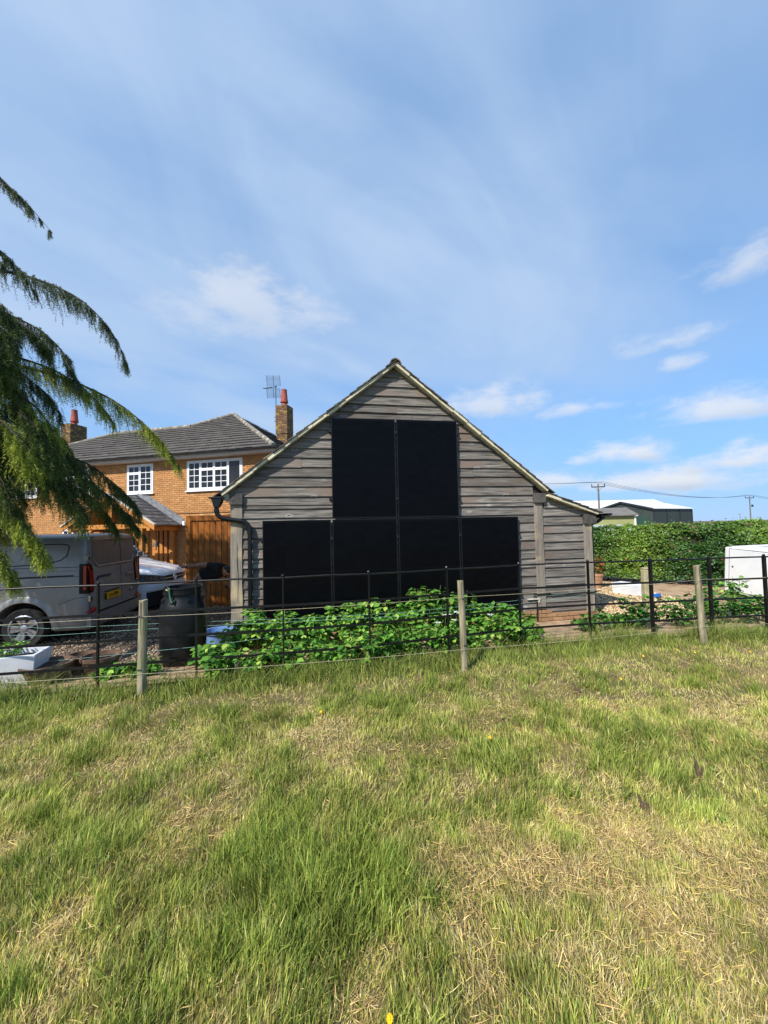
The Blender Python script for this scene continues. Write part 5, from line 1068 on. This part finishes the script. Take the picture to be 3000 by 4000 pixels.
pts = [(.16*math.cos(a)*(1+.12*math.sin(3*a)), .13*math.sin(a), .02+.0035*a+.012*math.sin(5*a)) for a in np.linspace(0, 6*math.pi, 90)]; MB().tube(pts, .014, 6).build('coil', BLUER, rope, smooth=50)
CONC = mat('concrete_post', '#b5a98c', '#8f8467', .95, (14, 14, 14), 7, bump=.6, bscale=(45, 45, 45), c3='#a0925f', s3=5)
cp_ = thing('concrete_post', 'short mossy concrete post standing in the bed', 'post', (4.47, 6.66, -.1))
mb = MB(); mb.box(-.055, .055, -.055, .055, -.2, 1.0); mb.box(-.05, .05, -.05, .05, 1.0, 1.035); mb.v = [(x*(1-.05*max(0, z)), y*(1-.05*max(0, z)), z) for x, y, z in mb.v]; mb.build('shaft', CONC, cp_, bevel=.015); MB().box(-.16, .16, -.14, .14, -.1, .07).build('footing', CONC, cp_, bevel=.05)
pot(5.98, 11.0, .20, .42, 'tall terracotta pot with a spiky plant at the barn back corner', mat('fawn_terracotta', '#b98c6a', '#9c7353', .8, (8, 8, 8), 4), 'pots behind the barn')

# ------------------------------------------------------------------ plants of the bed
LEAFT = [(0, 0, 0), (-.30, .22, .05), (.30, .22, .05), (0, .30, -.03), (-.36, .52, .04), (.36, .52, .04), (0, .60, -.05), (-.20, .80, .0), (.20, .80, .0), (0, 1., -.10)]
LEAFF = [(0, 3, 1), (0, 2, 3), (1, 3, 4), (3, 6, 4), (3, 2, 5), (3, 5, 6), (4, 6, 7), (6, 9, 7), (6, 5, 8), (6, 8, 9)]
LEAFM = mat('bramble_leaf', (1, 1, 1), None, .62, spec=.22, attr='col', transl=.30); LEAFO = mat('bramble_leaf_single', '#6ea03e', '#568632', .62, (12, 12, 12), 3, spec=.22, transl=.30, rand=.35)
STEM = mat('green_stem', '#6f7d3f', '#7a6042', .7, (12, 12, 12), 3)
LEAFC = [hexc(h) for h in ('#72a63e', '#5a8e36', '#90ba4e', '#487833', '#a4c258', '#649a3a')]; DARKC = [hexc(h) for h in ('#3f7428', '#356a26', '#548a33', '#2d5a22')]
leaf_one = tri_mesh('leaf', np.array(LEAFT), np.array(LEAFF), LEAFO, smooth=True)
def bush(name, label, cat, x, y, h, rad, nst, nleaf, size, cols=LEAFC, singles=16, group='raspberry canes in the bed'):
    zb = gz(x, y); o = thing(name, label, cat, (x, y, zb), 0, group); stems = MB(); P = []; D = []
    for k in range(nst):
        a = rng.uniform(0, 6.28); r = rad*math.sqrt(rng.uniform(0, 1)); hh = h*rng.uniform(.55, 1.05); bx, by = .35*r*math.cos(a), .35*r*math.sin(a); tx, ty = r*math.cos(a), r*math.sin(a)
        pts = [(bx+(tx-bx)*t**1.4, by+(ty-by)*t**1.4, hh*t) for t in np.linspace(0, 1, 6)]; stems.tube(pts, [.006-.0035*t for t in np.linspace(0, 1, 6)], 5, False)
        for _ in range(nleaf//nst):
            t = rng.uniform(.15, 1)**.8; b = rng.uniform(0, 6.28); L = rng.uniform(.03, .11); i = min(4, int(t*5)); f_ = t*5-i; q = [pts[i][j]*(1-f_)+pts[i+1][j]*f_ for j in range(3)]
            for db in ((-.8, 0, .8) if rng.uniform() < .75 else (0,)):
                P.append((q[0]+L*math.cos(b+db*.25), q[1]+L*math.sin(b+db*.25), q[2]+rng.uniform(-.01, .03))); D.append((math.cos(b+db), math.sin(b+db), rng.uniform(-.75, .25)))
    stems.build('stems', STEM, o)
    P = np.array(P); D = np.array(D); n = len(P); up = rng.normal(0, .35, (n, 3))+[0, 0, 1]; s = size*rng.uniform(.6, 1.25, n)
    rot = basis(D, up); order = np.argsort(-(P[:, 2]-P[:, 1]*.6+rng.normal(0, .05, n))); sg, rs = order[:singles], order[singles:]
    V, T = place(LEAFT, LEAFF, P[rs], rot[rs], s[rs]); c = np.array(cols)[rng.integers(0, len(cols), len(rs))]*rng.uniform(.55, 1.25, (len(rs), 1))
    f_ = link('foliage', tri_mesh('foliage', V, T, LEAFM, np.repeat(c, len(LEAFT), 0), smooth=True), o); f_['kind'] = 'stuff'
    for k in sg:
        l = link('leaf', leaf_one, o); l.matrix_local = Matrix.Translation(P[k]) @ Matrix(rot[k].tolist()).to_4x4() @ Matrix.Scale(s[k], 4)
    return o
def bed_y(u, d): p = barn_pt(u, -d); return p[0], p[1]
where = ['at the left end of the row by the water butt', 'under the downpipe', 'left of the outer left panel', 'under the outer left solar panel', 'under the middle of the outer left panel', 'under the gap of the first two lower panels', 'under the second solar panel', 'between the second and third panels', 'under the third solar panel', 'beside the white umbel flowers', 'right of the white umbel flowers', 'behind the timber stake', 'right of the timber stake', 'under the outer right panel', 'at the right end of the row']
for k, u in enumerate(np.linspace(-1.52, 3.15, 15)):
    hgtk = [.42, .66, .62, .48, .56, .62, .70, .64, .62, .84, .82, .74, .58, .46, .30][k]
    d = [.55, .50, .62, .62, .6, .66, .6, .66, .65, .6, .65, .62, .66, .66, .66][k]
    x, y = bed_y(u, d+rng.normal(0, .04)); bush('raspberry_plant', 'tall raspberry plant, back row, '+where[k], 'plant', x, y, hgtk, .25, 8, 190, .098)
w2_ = ['left of the row near the barrel foot', 'below the downpipe', 'in front of the outer left panel', 'in front of the first fence post of the panels', 'in front of the second panel', 'under the second panel near the fence', 'in front of the third panel', 'in front of the white flowers', 'left of the timber stake', 'behind the foot of the timber stake', 'right of the stake foot']
for k, u in enumerate(np.linspace(-1.3, 2.75, 11)):
    x, y = bed_y(u, 1.1+rng.normal(0, .05)); y = fy(x)+.20+abs(rng.normal(0, .08)); bush('raspberry_shoot', 'low raspberry shoots, front row, '+w2_[k], 'plant', x, y, rng.uniform(.30, .42), .25, 8, 150, .088)
for k, (x, y, h, r, lab, cl) in enumerate([(-2.28, 5.0, .30, .15, 'small bushy shoots right of the barrel foot', LEAFC), (-2.95, 4.72, .18, .10, 'yellowish shoots behind the split stake', LEAFC), (-3.3, 4.7, .14, .12, 'tiny green seedling in the bare soil left', LEAFC),
        (3.35, 6.35, .26, .30, 'low spreading leaves before the barn plinth', DARKC), (3.85, 6.55, .30, .22, 'dark low plant under the lean-to boards', DARKC), (4.3, 6.95, .22, .2, 'low plant at the lean-to right foot', DARKC),
        (4.22, 6.45, .58, .26, 'bushy bramble in front of the concrete post', DARKC), (5.02, 6.55, .50, .34, 'dark bramble left of the leaning stake', DARKC), (5.55, 6.75, .52, .38, 'dark bramble right of the leaning stake', DARKC), (6.1, 6.7, .52, .36, 'dark bramble near the right fence end', DARKC), (6.65, 6.85, .55, .36, 'dark bramble at the right edge below the cabinet', DARKC), (5.95, 7.2, .75, .15, 'upright young shoot among the dark brambles', LEAFC), (6.6, 7.35, .8, .14, 'tall thin shoot before the big white cabinet', LEAFC)]):
    bush('bramble_plant', lab, 'plant', x, y, h, r, 7, 130, .075, cl, 14, 'low plants and brambles of the bed')
o = bush('planter_greens', 'sparse leafy greens growing in the white trough', 'plant', -4.55, 4.55, .2, .22, 6, 60, .05, LEAFC, 8, 'pot plants'); o.location.z = .28
o = bush('spiky_plant', 'spiky orange and green plant in the tall terracotta pot', 'plant', 5.98, 11.0, .75, .3, 9, 60, .10, [hexc('#6d7a3a'), hexc('#a0602f')], 6, 'pot plants'); o.location.z = .25
# white umbels
UMB = mat('white_petal', '#eef0e6', None, .7, transl=.2); YEL = mat('yellow_petal', '#f2c318', '#e8a90f', .6, (20, 20, 20))
xq, yq = bed_y(1.75, 1.12)
for k in range(7):
    x, y = xq+rng.normal(0, .18), yq+rng.normal(0, .08); hh = rng.uniform(.26, .46); o = thing('umbel_flower', 'lacy white umbel flower among the raspberry shoots', 'flower', (x, y, gz(x, y)), 0, 'white umbels among the raspberries')
    MB().tube([(0, 0, 0), (.01, 0, hh*.6), (.02, -.01, hh)], .003, 5).build('stalk', STEM, o); mb = MB()
    for q in range(14):
        a, r = rng.uniform(0, 6.28), .05*math.sqrt(rng.uniform(0, 1)); c = (.02+r*math.cos(a), -.01+r*math.sin(a), hh+.02-r*.25+rng.normal(0, .004)); mb.lathe([(.009, 0), (.011, .004), (.004, .007)], 6, c)
    mb.build('flower_head', UMB, o)
for k, (x, y, lab) in enumerate([(-.02, 1.36, 'yellow flower nearest the camera at the bottom edge'), (3.18, 4.85, 'yellow flower right of the middle stake'), (3.9, 4.95, 'left of the yellow pair below the leaning stake'), (3.75, 5.05, 'right of the yellow pair before the leaning stake'), (4.6, 4.95, 'yellow flower right of the leaning stake foot'), (.78, 3.05, 'lone yellow flower in the middle of the field'), (2.5, 4.2, 'yellow flower on the dry patch far right'), (-.62, 3.6, 'lone yellow flower left of the field middle')]):
    o = thing('yellow_flower', lab, 'flower', (x, y, gz(x, y)), 0, 'yellow flowers in the grass')
    hh = .055+.03*rng.uniform(); MB().tube([(0, 0, 0), (.004, 0, hh)], .0022, 5).build('stalk', STEM, o); M_ = Matrix.Rotation(R(35), 4, 'X'); mb = MB()
    for q in range(12): a = q*.5236; mb.add([M_ @ Vector(p)+Vector((.004, 0, hh)) for p in ((0, 0, .002), (.016*math.cos(a-.25), .016*math.sin(a-.25), .008), (.02*math.cos(a), .02*math.sin(a), .006), (.016*math.cos(a+.25), .016*math.sin(a+.25), .008))], [(0, 1, 2, 3)])
    mb.build('petals', YEL, o); o.scale = (.6, .6, .8); MB().lathe([(.008, 0), (.009, .006), (.004, .011)], 8, (.004, 0, hh)).build('flower_disc', YEL, o)
# dock-like dead stalks
DEAD = mat('dead_stalk', '#6b5842', '#4c3f31', .9, (20, 20, 20), 4, bump=.4)
for x, y, hh, lab in ((1.50, 2.35, .12, 'broken dark stalk on the dry grass, right of the middle'), (2.05, 2.62, .16, 'stubby dark dead stalk at the right edge'), (1.9, 3.95, .12, 'small dark stump in the far mown grass')):
    o = thing('dead_stalk', lab, 'stalk', (x, y, gz(x, y)), 0, 'dead stalks in the field'); MB().tube([(0, 0, 0), (-.01, .0, hh*.6), (-.03, 0, hh)], [.014, .010, .004], 6).build('stalk_stem', DEAD, o); MB().tube([(.03, .01, 0), (.03, .01, hh*.5)], [.012, .007], 6).build('stalk_stem', DEAD, o)

# ------------------------------------------------------------------ hedge behind the yard
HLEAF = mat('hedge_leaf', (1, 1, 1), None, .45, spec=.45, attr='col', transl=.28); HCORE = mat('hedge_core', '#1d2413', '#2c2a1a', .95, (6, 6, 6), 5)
HSTEM = mat('hedge_stem', '#5a4936', '#43372a', .9, (15, 15, 4), 4)
def make_hedge():
    o = thing('clipped_hedge', 'long clipped green hedge beyond the gravel yard', 'hedge', (6.9, 12.8, -.14)); P = np.array(HEDGE, float); seg = np.diff(P, axis=0); L = np.hypot(seg[:, 0], seg[:, 1]); cum = np.concatenate([[0], np.cumsum(L)])
    def along(s):
        i = np.clip(np.searchsorted(cum, s)-1, 0, len(L)-1); t = (s-cum[i])/L[i]; return P[i]+seg[i]*t[:, None], seg[i]/L[i][:, None]
    def surf(n, part_):
        s = rng.uniform(0, cum[-1], n); p, d = along(s); nrm = np.stack([d[:, 1], -d[:, 0]], 1)   # faces the camera
        top = 1.63+.028*(s-5)+.06*vnoise(s, 0*s, .8, 51)+.04*vnoise(s, 0*s, .25, 52)+np.where(rng.uniform(0, 1, n) < .02, rng.uniform(0, .13, n), 0); zlo = .10+.16*np.abs(vnoise(s, 0*s, .5, 53))
        if part_ == 'front': z = zlo+(top-zlo)*rng.uniform(0, 1, n)**.9; off = .55+.13*vnoise(s, z, .5, 54)+.08*vnoise(s, z, .2, 55)-np.clip((z-top+.25)/.25, 0, 1)**2*.18-np.abs(rng.normal(0, .05, n)); N3 = np.stack([nrm[:, 0], nrm[:, 1], 0*s+.35], 1)
        elif part_ == 'top': off = rng.uniform(-.5, .45, n); z = top+.05*vnoise(s, off, .3, 56)-.10*np.abs(off)**3-np.abs(rng.normal(0, .03, n))+.015; N3 = np.stack([nrm[:, 0]*.3, nrm[:, 1]*.3, 0*s+1], 1)
        else: off = np.full(n, -.55)+.08*vnoise(s, 0*s, .4, 57); z = rng.uniform(.1, 1.5, n); N3 = np.stack([-nrm[:, 0], -nrm[:, 1], 0*s+.3], 1)
        return np.stack([p[:, 0]+nrm[:, 0]*off-6.9, p[:, 1]+nrm[:, 1]*off-12.8, z], 1), N3, s, z
    Vs, Ts, Cs = [], [], []; k = 0; tv = [(0, 0, 0), (-.42, .5, .12), (.42, .5, .12), (0, 1, 0)]; tt = [(0, 3, 1), (0, 2, 3)]
    for part_, n in (('front', 46000), ('top', 12000), ('back', 7000)):
        q, N3, s, z = surf(n, part_); N3 = N3+rng.normal(0, .55, (n, 3)); dv = rng.normal(0, 1, (n, 3)); dv[:, 2] += .2; dv -= N3*(np.sum(dv*N3, 1)/np.sum(N3*N3, 1))[:, None]
        V, T = place(tv, tt, q, basis(dv, N3), rng.uniform(.04, .08, n)); gold = np.clip(.42+.9*vnoise(s, z, 1.6, 58)-.13*(s-7.)+rng.normal(0, .25, n)+.25*(z-1.0), 0, 1)[:, None]
        c = np.array(hexc('#355f22'))*(1-gold)+np.array(hexc('#86a638'))*gold; c = c*rng.uniform(.5, 1.25, (n, 1)); br = rng.uniform(0, 1, n) < np.where(part_ == 'top', .12, .03); c[br] = np.array(hexc('#7d5a34'))
        Vs.append(V); Ts.append(T+k); Cs.append(np.repeat(c, 4, 0)); k += len(V)
    f_ = link('foliage', tri_mesh('foliage', np.concatenate(Vs), np.concatenate(Ts), HLEAF, np.concatenate(Cs)), o); f_['kind'] = 'stuff'
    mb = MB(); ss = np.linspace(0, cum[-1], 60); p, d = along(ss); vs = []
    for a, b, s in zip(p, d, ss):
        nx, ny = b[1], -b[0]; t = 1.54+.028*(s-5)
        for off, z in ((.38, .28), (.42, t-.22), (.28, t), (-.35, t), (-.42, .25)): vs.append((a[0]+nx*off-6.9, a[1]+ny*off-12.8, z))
    mb.add(vs, [(i*5+j, i*5+5+j, i*5+5+(j+1) % 5, i*5+(j+1) % 5) for i in range(59) for j in range(5)]); mb.build('dark_core', HCORE, o)  # solid dark core added inside the leaves, no real twigs
    for s in np.arange(.5, cum[-1], .42):
        p, d = along(np.array([s])); x, y = p[0][0]-6.9+rng.normal(0, .1)+d[0][1]*.15, p[0][1]-12.8-d[0][0]*.15; MB().tube([(x, y, -.05), (x+rng.normal(0, .05), y, .25), (x+rng.normal(0, .12), y+rng.normal(0, .08), .65)], [.03, .024, .014], 6).build('stem', HSTEM, o)
make_hedge()

# ------------------------------------------------------------------ cedar on the left
BARK = mat('cedar_bark', '#4a3d33', '#2f2721', .95, (8, 8, 2), 6, bump=.8); NEEDLE = mat('cedar_needle', (1, 1, 1), None, .5, spec=.35, attr='col', transl=.2)
def make_cedar():
    TX, TY = -10.7, 5.5; o = thing('cedar_tree', 'big weeping cedar reaching in from the left with drooping boughs', 'tree', (TX, TY, -.1))
    n = 12; MB().tube([(rng.normal(0, .05), rng.normal(0, .05), -.4+13.8*t) for t in np.linspace(0, 1, n)], [.42*(1-t)**.8+.04 for t in np.linspace(0, 1, n)], 14).build('trunk', BARK, o, smooth=60)
    Vs, Ts, Cs = [], [], []; cnt = 0; limbs = 0
    tv = np.array([(-.5, 0, 0), (.5, 0, 0), (0, 1, 0)]); tt = np.array([(0, 1, 2)])
    def bough(S, Cp, T, dens, cA, cB, latL=.62, hang=.30, s0=.3, needle=.044):
        nonlocal cnt, limbs
        S, Cp, T = (np.array(v, float) for v in (S, Cp, T)); ts = np.linspace(0, 1, 26)[:, None]; B = (1-ts)**2*S+2*ts*(1-ts)*Cp+ts**2*T
        B[:, 2:] += (.22*np.sin(np.pi*ts)-.30*ts**5+.12*ts)*min(1., np.linalg.norm(T-S)/6); B += np.cumsum(rng.normal(0, .012, B.shape), 0)*np.linspace(0, 1, 26)[:, None]
        Lg = np.sum(np.linalg.norm(np.diff(B, axis=0), axis=1)); MB().tube([tuple(p-[TX, TY, -.1]) for p in B], [.05*(1-t)**1.1+.004 for t in np.linspace(0, 1, 26)], 6).build('limb', BARK, o); limbs += 1
        nl = int(Lg*13*dens); u = s0+(1-s0)*rng.uniform(0, 1, nl)**.95; f = u*25; i = np.clip(f.astype(int), 0, 24); O = B[i]+(B[i+1]-B[i])*(f-i)[:, None]; tg = B[i+1]-B[i]; tg /= np.linalg.norm(tg, axis=1, keepdims=True)
        sd_ = np.cross(tg, [0, 0, 1.]); sd_ /= np.linalg.norm(sd_, axis=1, keepdims=True)+1e-6; sg = rng.choice([-1, 1], nl)[:, None]
        D = tg*rng.uniform(.5, 1., (nl, 1))+sg*sd_*rng.uniform(.25, .9, (nl, 1))+np.array([0, 0, 1])*rng.uniform(-.15, .18, (nl, 1)); D /= np.linalg.norm(D, axis=1, keepdims=True)
        ll = latL*(.14+.95*(1-u)**.8)*rng.uniform(.4, 1.2, nl); nh = 6
        fr = rng.uniform(.05, 1, (nl, nh)); A = O[:, None]+D[:, None]*(ll[:, None]*fr)[..., None]; A[..., 2] -= .45*(ll[:, None]*fr)**2; A = A.reshape(-1, 3); nA = len(A)
        hl = hang*(.5+.7*np.repeat(1-u, nh)**.5)*rng.uniform(.2, 1.4, nA); hd_ = np.repeat(D, nh, 0)*rng.uniform(.1, .55, (nA, 1))+rng.normal(0, .16, (nA, 3))+[0, 0, -1.]; hd_ /= np.linalg.norm(hd_, axis=1, keepdims=True)
        nt = 12; fr = np.linspace(.02, 1, nt)[None]*np.ones((nA, 1)); Q = A[:, None]+hd_[:, None]*(hl[:, None]*fr)[..., None]; Q = Q.reshape(-1, 3); HD = np.repeat(hd_, nt, 0); nk = 4
        Q = np.repeat(Q, nk, 0); HD = np.repeat(HD, nk, 0); m_ = len(Q); nd_ = HD*rng.uniform(.6, 1.1, (m_, 1))+rng.normal(0, .5, (m_, 3)); nd_[:, 2] += .1
        sc_ = np.stack([np.full(m_, .0068), needle*rng.uniform(.6, 1.3, m_), np.ones(m_)], 1); V, T_ = place(tv, tt, Q-[TX, TY, -.1], basis(nd_, rng.normal(0, 1, (m_, 3))), sc_)
        w_ = np.clip(np.repeat(np.repeat(rng.uniform(0, 1, nA), nt), nk)*.7+np.tile(np.repeat(np.linspace(-.1, .45, nt), nk), nA), 0, 1)[:, None]; c = (np.array(hexc(cA))*(1-w_)+np.array(hexc(cB))*w_)*rng.uniform(.7, 1.2, (m_, 1))
        Vs.append(V); Ts.append(T_+cnt); Cs.append(np.repeat(c, 3, 0)); cnt += len(V)
    st = lambda z: (TX, TY, z)
    GY, DG, BG = ('#66782a', '#b8c244'), ('#34471d', '#6c7e32'), ('#46553a', '#71805a')  # yellow-green new growth with sunlit tone put in, dark green, blue-green
    bough(st(8.3), (-7.6, 6.2, 9.0), (-5.78, 6.5, 7.25), .8, *BG, .5, .26); bough(st(7.0), (-7.4, 6.3, 7.7), (-5.95, 6.5, 6.05), .8, *BG, .5, .26); bough(st(7.2), (-7.6, 6.0, 7.3), (-6.15, 6.2, 6.2), .7, *BG, .5, .24)
    bough(st(5.2), (-5.6, 6.6, 6.9), (-4.62, 6.8, 4.95), 1.0, *BG, .62, .36); bough(st(4.9), (-6.0, 6.3, 6.0), (-5.15, 6.5, 4.5), 1.1, *BG, .62, .34); bough(st(4.7), (-6.2, 5.9, 6.0), (-5.45, 6.2, 4.6), 1.1, *DG, .6, .34)
    bough(st(4.4), (-5.6, 7.1, 5.15), (-3.98, 7.5, 3.15), 1.15, *GY, .62, .42); bough(st(4.3), (-5.9, 6.6, 5.1), (-4.8, 6.9, 3.8), 1.1, *GY, .62, .40)
    bough(st(2.8), (-5.6, 6.6, 3.4), (-4.35, 6.9, 1.9), 1.25, *DG, .62, .36); bough(st(3.0), (-5.8, 6.3, 3.2), (-4.8, 6.7, 2.05), 1.2, *DG, .62, .36); bough(st(3.0), (-5.7, 6.7, 3.5), (-4.55, 7.0, 2.3), 1.1, *DG, .62, .4)
    bough(st(2.6), (-5.6, 4.9, 3.0), (-4.28, 5.0, 1.62), 1.3, *GY, .5, .30, .45, .04); bough(st(2.4), (-5.8, 4.7, 2.7), (-4.62, 4.75, 1.42), 1.3, *GY, .5, .30, .45, .04); bough(st(2.6), (-6.0, 5.2, 2.9), (-4.75, 5.3, 1.75), 1.1, *GY, .5, .28, .45, .038)
    for T in ((-5.45, 6.3, 3.5), (-5.45, 6.2, 2.9), (-5.5, 5.8, 2.4), (-5.2, 6.9, 2.6), (-5.9, 7.2, 3.4), (-5.3, 5.7, 3.1), (-5.7, 6.3, 4.0), (-6.2, 7.4, 4.2), (-5.8, 6.0, 4.8), (-5.9, 5.6, 2.1), (-5.9, 5.9, 4.4), (-5.6, 6.6, 3.2), (-5.55, 6.9, 2.3), (-5.1, 6.5, 2.2), (-5.25, 6.2, 3.2), (-5.9, 6.3, 4.9), (-6.2, 6.4, 5.4), (-6.3, 5.9, 4.4))+tuple((rng.uniform(-6.9, -5.75), rng.uniform(5.5, 7.0), rng.uniform(1.9, 5.2)) for _ in range(22)):
        T = (T[0]*.86, T[1]*.86, 1.72+(T[2]-1.72)*.86)
        bough(st(T[2]+.15), (T[0]-.9, T[1]*.85+TY*.15, T[2]+1.0), T, .66, *(GY if rng.uniform() < .22 else DG), .85, .48, .42, .05)
    for T in ((-7.0, 4.8, 3.4), (-7.2, 4.6, 4.2), (-7.6, 4.3, 3.3), (-7.9, 4.6, 5.4)):  # unseen boughs, added out of frame to shade the van
        bough(st(T[2]+.6), ((T[0]+TX)/2, (T[1]+TY)/2, T[2]+1.1), T, .7, *DG, .9, .5, .2, .055)
    for k in range(28):      # the rest of the crown, out of the frame, that shades the drive
        a = rng.uniform(0, 2*math.pi); z = rng.uniform(2.2, 12.5); L = (5.2-.33*(z-2))*rng.uniform(.75, 1.05); dx, dy = math.cos(a)*L, math.sin(a)*L
        if dy < -2.2 and dx > 1.5: continue
        bough(st(z), (TX+dx*.6, TY+dy*.6, z+.9), (TX+dx*.92, TY+dy*.92, z-.9), .28, *DG, .9, .5, .15, .09)
    f_ = link('foliage', tri_mesh('foliage', np.concatenate(Vs), np.concatenate(Ts), NEEDLE, np.concatenate(Cs)), o); f_['kind'] = 'stuff'
make_cedar()

# ------------------------------------------------------------------ far sheds and power line
CLAD = mat('dark_green_cladding', '#3a433f', '#343c39', .6, (.2, .2, .2), 3); WROOF = mat('pale_roof_sheet', '#e6e9ec', '#d9dde1', .4, (.3, .3, .3), 3); RDOOR = mat('roller_door_green', '#2c4a3c', None, .5); TRIMD = mat('dark_trim', '#22282a', None, .6)
def shed(label, loc, rz, L, W, ze, zr, door=True):
    o = thing('farm_shed', label, 'shed', loc, rz, 'farm sheds beyond the hedge')
    mb = MB(); mb.box(0, L, 0, W, 0, ze); mb.build('wall', CLAD, o); mb = MB(); mb.prism([(0, ze), (W, ze), (W/2, zr)], .0, L, lambda p, q, t: (t, p, q)); mb.v = [(x, y, z-.05) for x, y, z in mb.v]; mb.build('gable_wall', CLAD, o)
    for s in (0, 1):
        y0, y1 = (-.25, W/2) if s == 0 else (W+.25, W/2); z0 = ze-.25*(zr-ze)/(W/2); mb = MB(); mb.add([(-.25, y0, z0+.02), (L+.25, y0, z0+.02), (L+.25, y1, zr+.02), (-.25, y1, zr+.02), (-.25, y0, z0+.14), (L+.25, y0, z0+.14), (L+.25, y1, zr+.14), (-.25, y1, zr+.14)], [(0, 3, 2, 1), (4, 5, 6, 7), (0, 1, 5, 4), (1, 2, 6, 5), (0, 4, 7, 3)]); mb.build('roof_slope', WROOF, o)
        mb = MB(); mb.add([(-.30, y0, z0-.22), (-.30, y1, zr-.20), (-.30, y1, zr+.15), (-.30, y0, z0+.15), (-.22, y0, z0-.22), (-.22, y1, zr-.20), (-.22, y1, zr+.15), (-.22, y0, z0+.15)], [(0, 1, 2, 3), (7, 6, 5, 4), (3, 2, 6, 7), (0, 4, 5, 1)]); mb.build('verge_trim', TRIMD, o)
    for k in np.linspace(0, L, 4): MB().box(k-.1, k+.1, -.08, 0, 0, ze-.1).build('wall_pillar', TRIMD, o)
    if door:
        d = link('roller_door', MB().box(-.06, 0, .7, 4.6, 0, 2.95).mesh('roller_door', RDOOR), o)
        for k in range(12): MB().box(-.075, -.06, .7, 4.6, .05+k*.24, .21+k*.24).build('door_slat', RDOOR, d)
        MB().box(-.08, 0, 2.7, 3.3, 3.15, 3.5).build('sign_board', UPVC, o)
    return o
shed('large dark green farm shed with white roof beyond the hedge', (49, 70, -.3), math.atan2(.43, .9), 12.6, 11.7, 4.4, 5.95)
shed('farther farm shed whose pale roof shows above the barn lean-to', (61, 93, -.3), math.pi, 22, 12, 5.0, 6.9, False)
YCL = mat('yellow_green_cladding', '#9a9c68', '#8f915e', .6, (.3, .3, .3), 3); GRF = mat('fibre_cement_roof', '#76726c', '#64605b', .9, (.8, .8, .8), 5); PBL = mat('pale_blue_panel', '#a3b3bd', None, .6)
ys_ = thing('yellow_shed', 'low yellow-green shed with grey roof nearest the hedge', 'shed', (29.3, 45, -.3), math.atan2(-.25, 1)); 
MB().box(-13, 0, 0, 7, 0, 2.8).build('wall', YCL, ys_); MB().box(-13, .02, -.05, 0, 0, 1.75).build('lower_panel', PBL, ys_); MB().box(-.06, .1, -.08, .1, 0, 2.85).build('corner_post', UPVC, ys_)
mb = MB(); mb.add([(-13.3, -.4, 2.78), (.3, -.4, 2.78), (.3, 3.5, 3.75), (-13.3, 3.5, 3.75), (.3, 7.4, 2.78), (-13.3, 7.4, 2.78), (-13.3, -.4, 2.90), (.3, -.4, 2.90), (.3, 3.5, 3.87), (-13.3, 3.5, 3.87), (.3, 7.4, 2.90), (-13.3, 7.4, 2.90)], [(6, 7, 8, 9), (9, 8, 10, 11), (0, 3, 2, 1), (3, 5, 4, 2), (0, 1, 7, 6), (1, 2, 8, 7), (2, 4, 10, 8)]); mb.build('roof', GRF, ys_)
for k in range(28): MB().box(-12.9+k*.46, -12.86+k*.46, -.02, 0, 1.76, 2.78).build('cladding_rib', YCL, ys_)
POLEW = mat('pole_timber', '#7d7468', '#655d53', .9, (6, 6, 1), 4)
PL = [(34.7, 62, 7.87, 'nearest timber power pole, beside the yellow shed'), (99, 104, 7.95, 'farther power pole standing beyond the hedge at the right'), (305, 330, 6.9, 'tiny distant power pole on the horizon'), (-14, 46, 8.4), (190, 160, 8)]
for x, y, z, lab in PL[:3]:
    o = thing('power_pole', lab, 'power pole', (x, y, -.3), R(-12), 0 or 'power poles across the fields'); MB().tube([(0, 0, 0), (0, 0, z+.3)], [.17, .11], 10).build('pole_shaft', POLEW, o, smooth=60)
    MB().box(-1.0, 1.0, -.06, .06, z-.12, z+.04).build('cross_arm', TRIMD, o)
    for u in (-.95, 0, .95): MB().lathe([(.05, z+.04), (.09, z+.14), (.05, z+.3), (.08, z+.38), (.03, z+.45)], 8, (u, 0, .0)).build('insulator', TRIMD, o)
    for s in (-1, 1): MB().tube([(s*.6, -.02, z-.1), (0, -.1, z-.75)], .02, 5).build('arm_brace', TRIMD, o)
    if x == 99: MB().lathe([(.0, z-2.5), (.22, z-2.5), (.22, z-1.9), (0, z-1.9)], 10, (.55, 0, 0)).build('transformer', TRIMD, o)
def span(a, b, sag, label):
    o = thing('power_line', label, 'power line', (a[0], a[1], a[2]), 0, 'wires of the power line')
    for j, off in enumerate((-.95, 0, .95)):
        pts = [(a[0]+(b[0]-a[0])*t+off, a[1]+(b[1]-a[1])*t, a[2]+(b[2]-a[2])*t+.45-sag*4*t*(1-t)) for t in np.linspace(0, 1, 17)]; MB().tube(pts, .022, 4, False).build('wire', TRIMD, o, world=True)
span(PL[0], PL[1], 1.5, 'three power wires sagging between the two poles on the right'); span(PL[3], PL[0], .9, 'power wires running left from the nearest pole behind the barn'); span(PL[1], PL[4], 1.2, 'power wires running off the right edge')
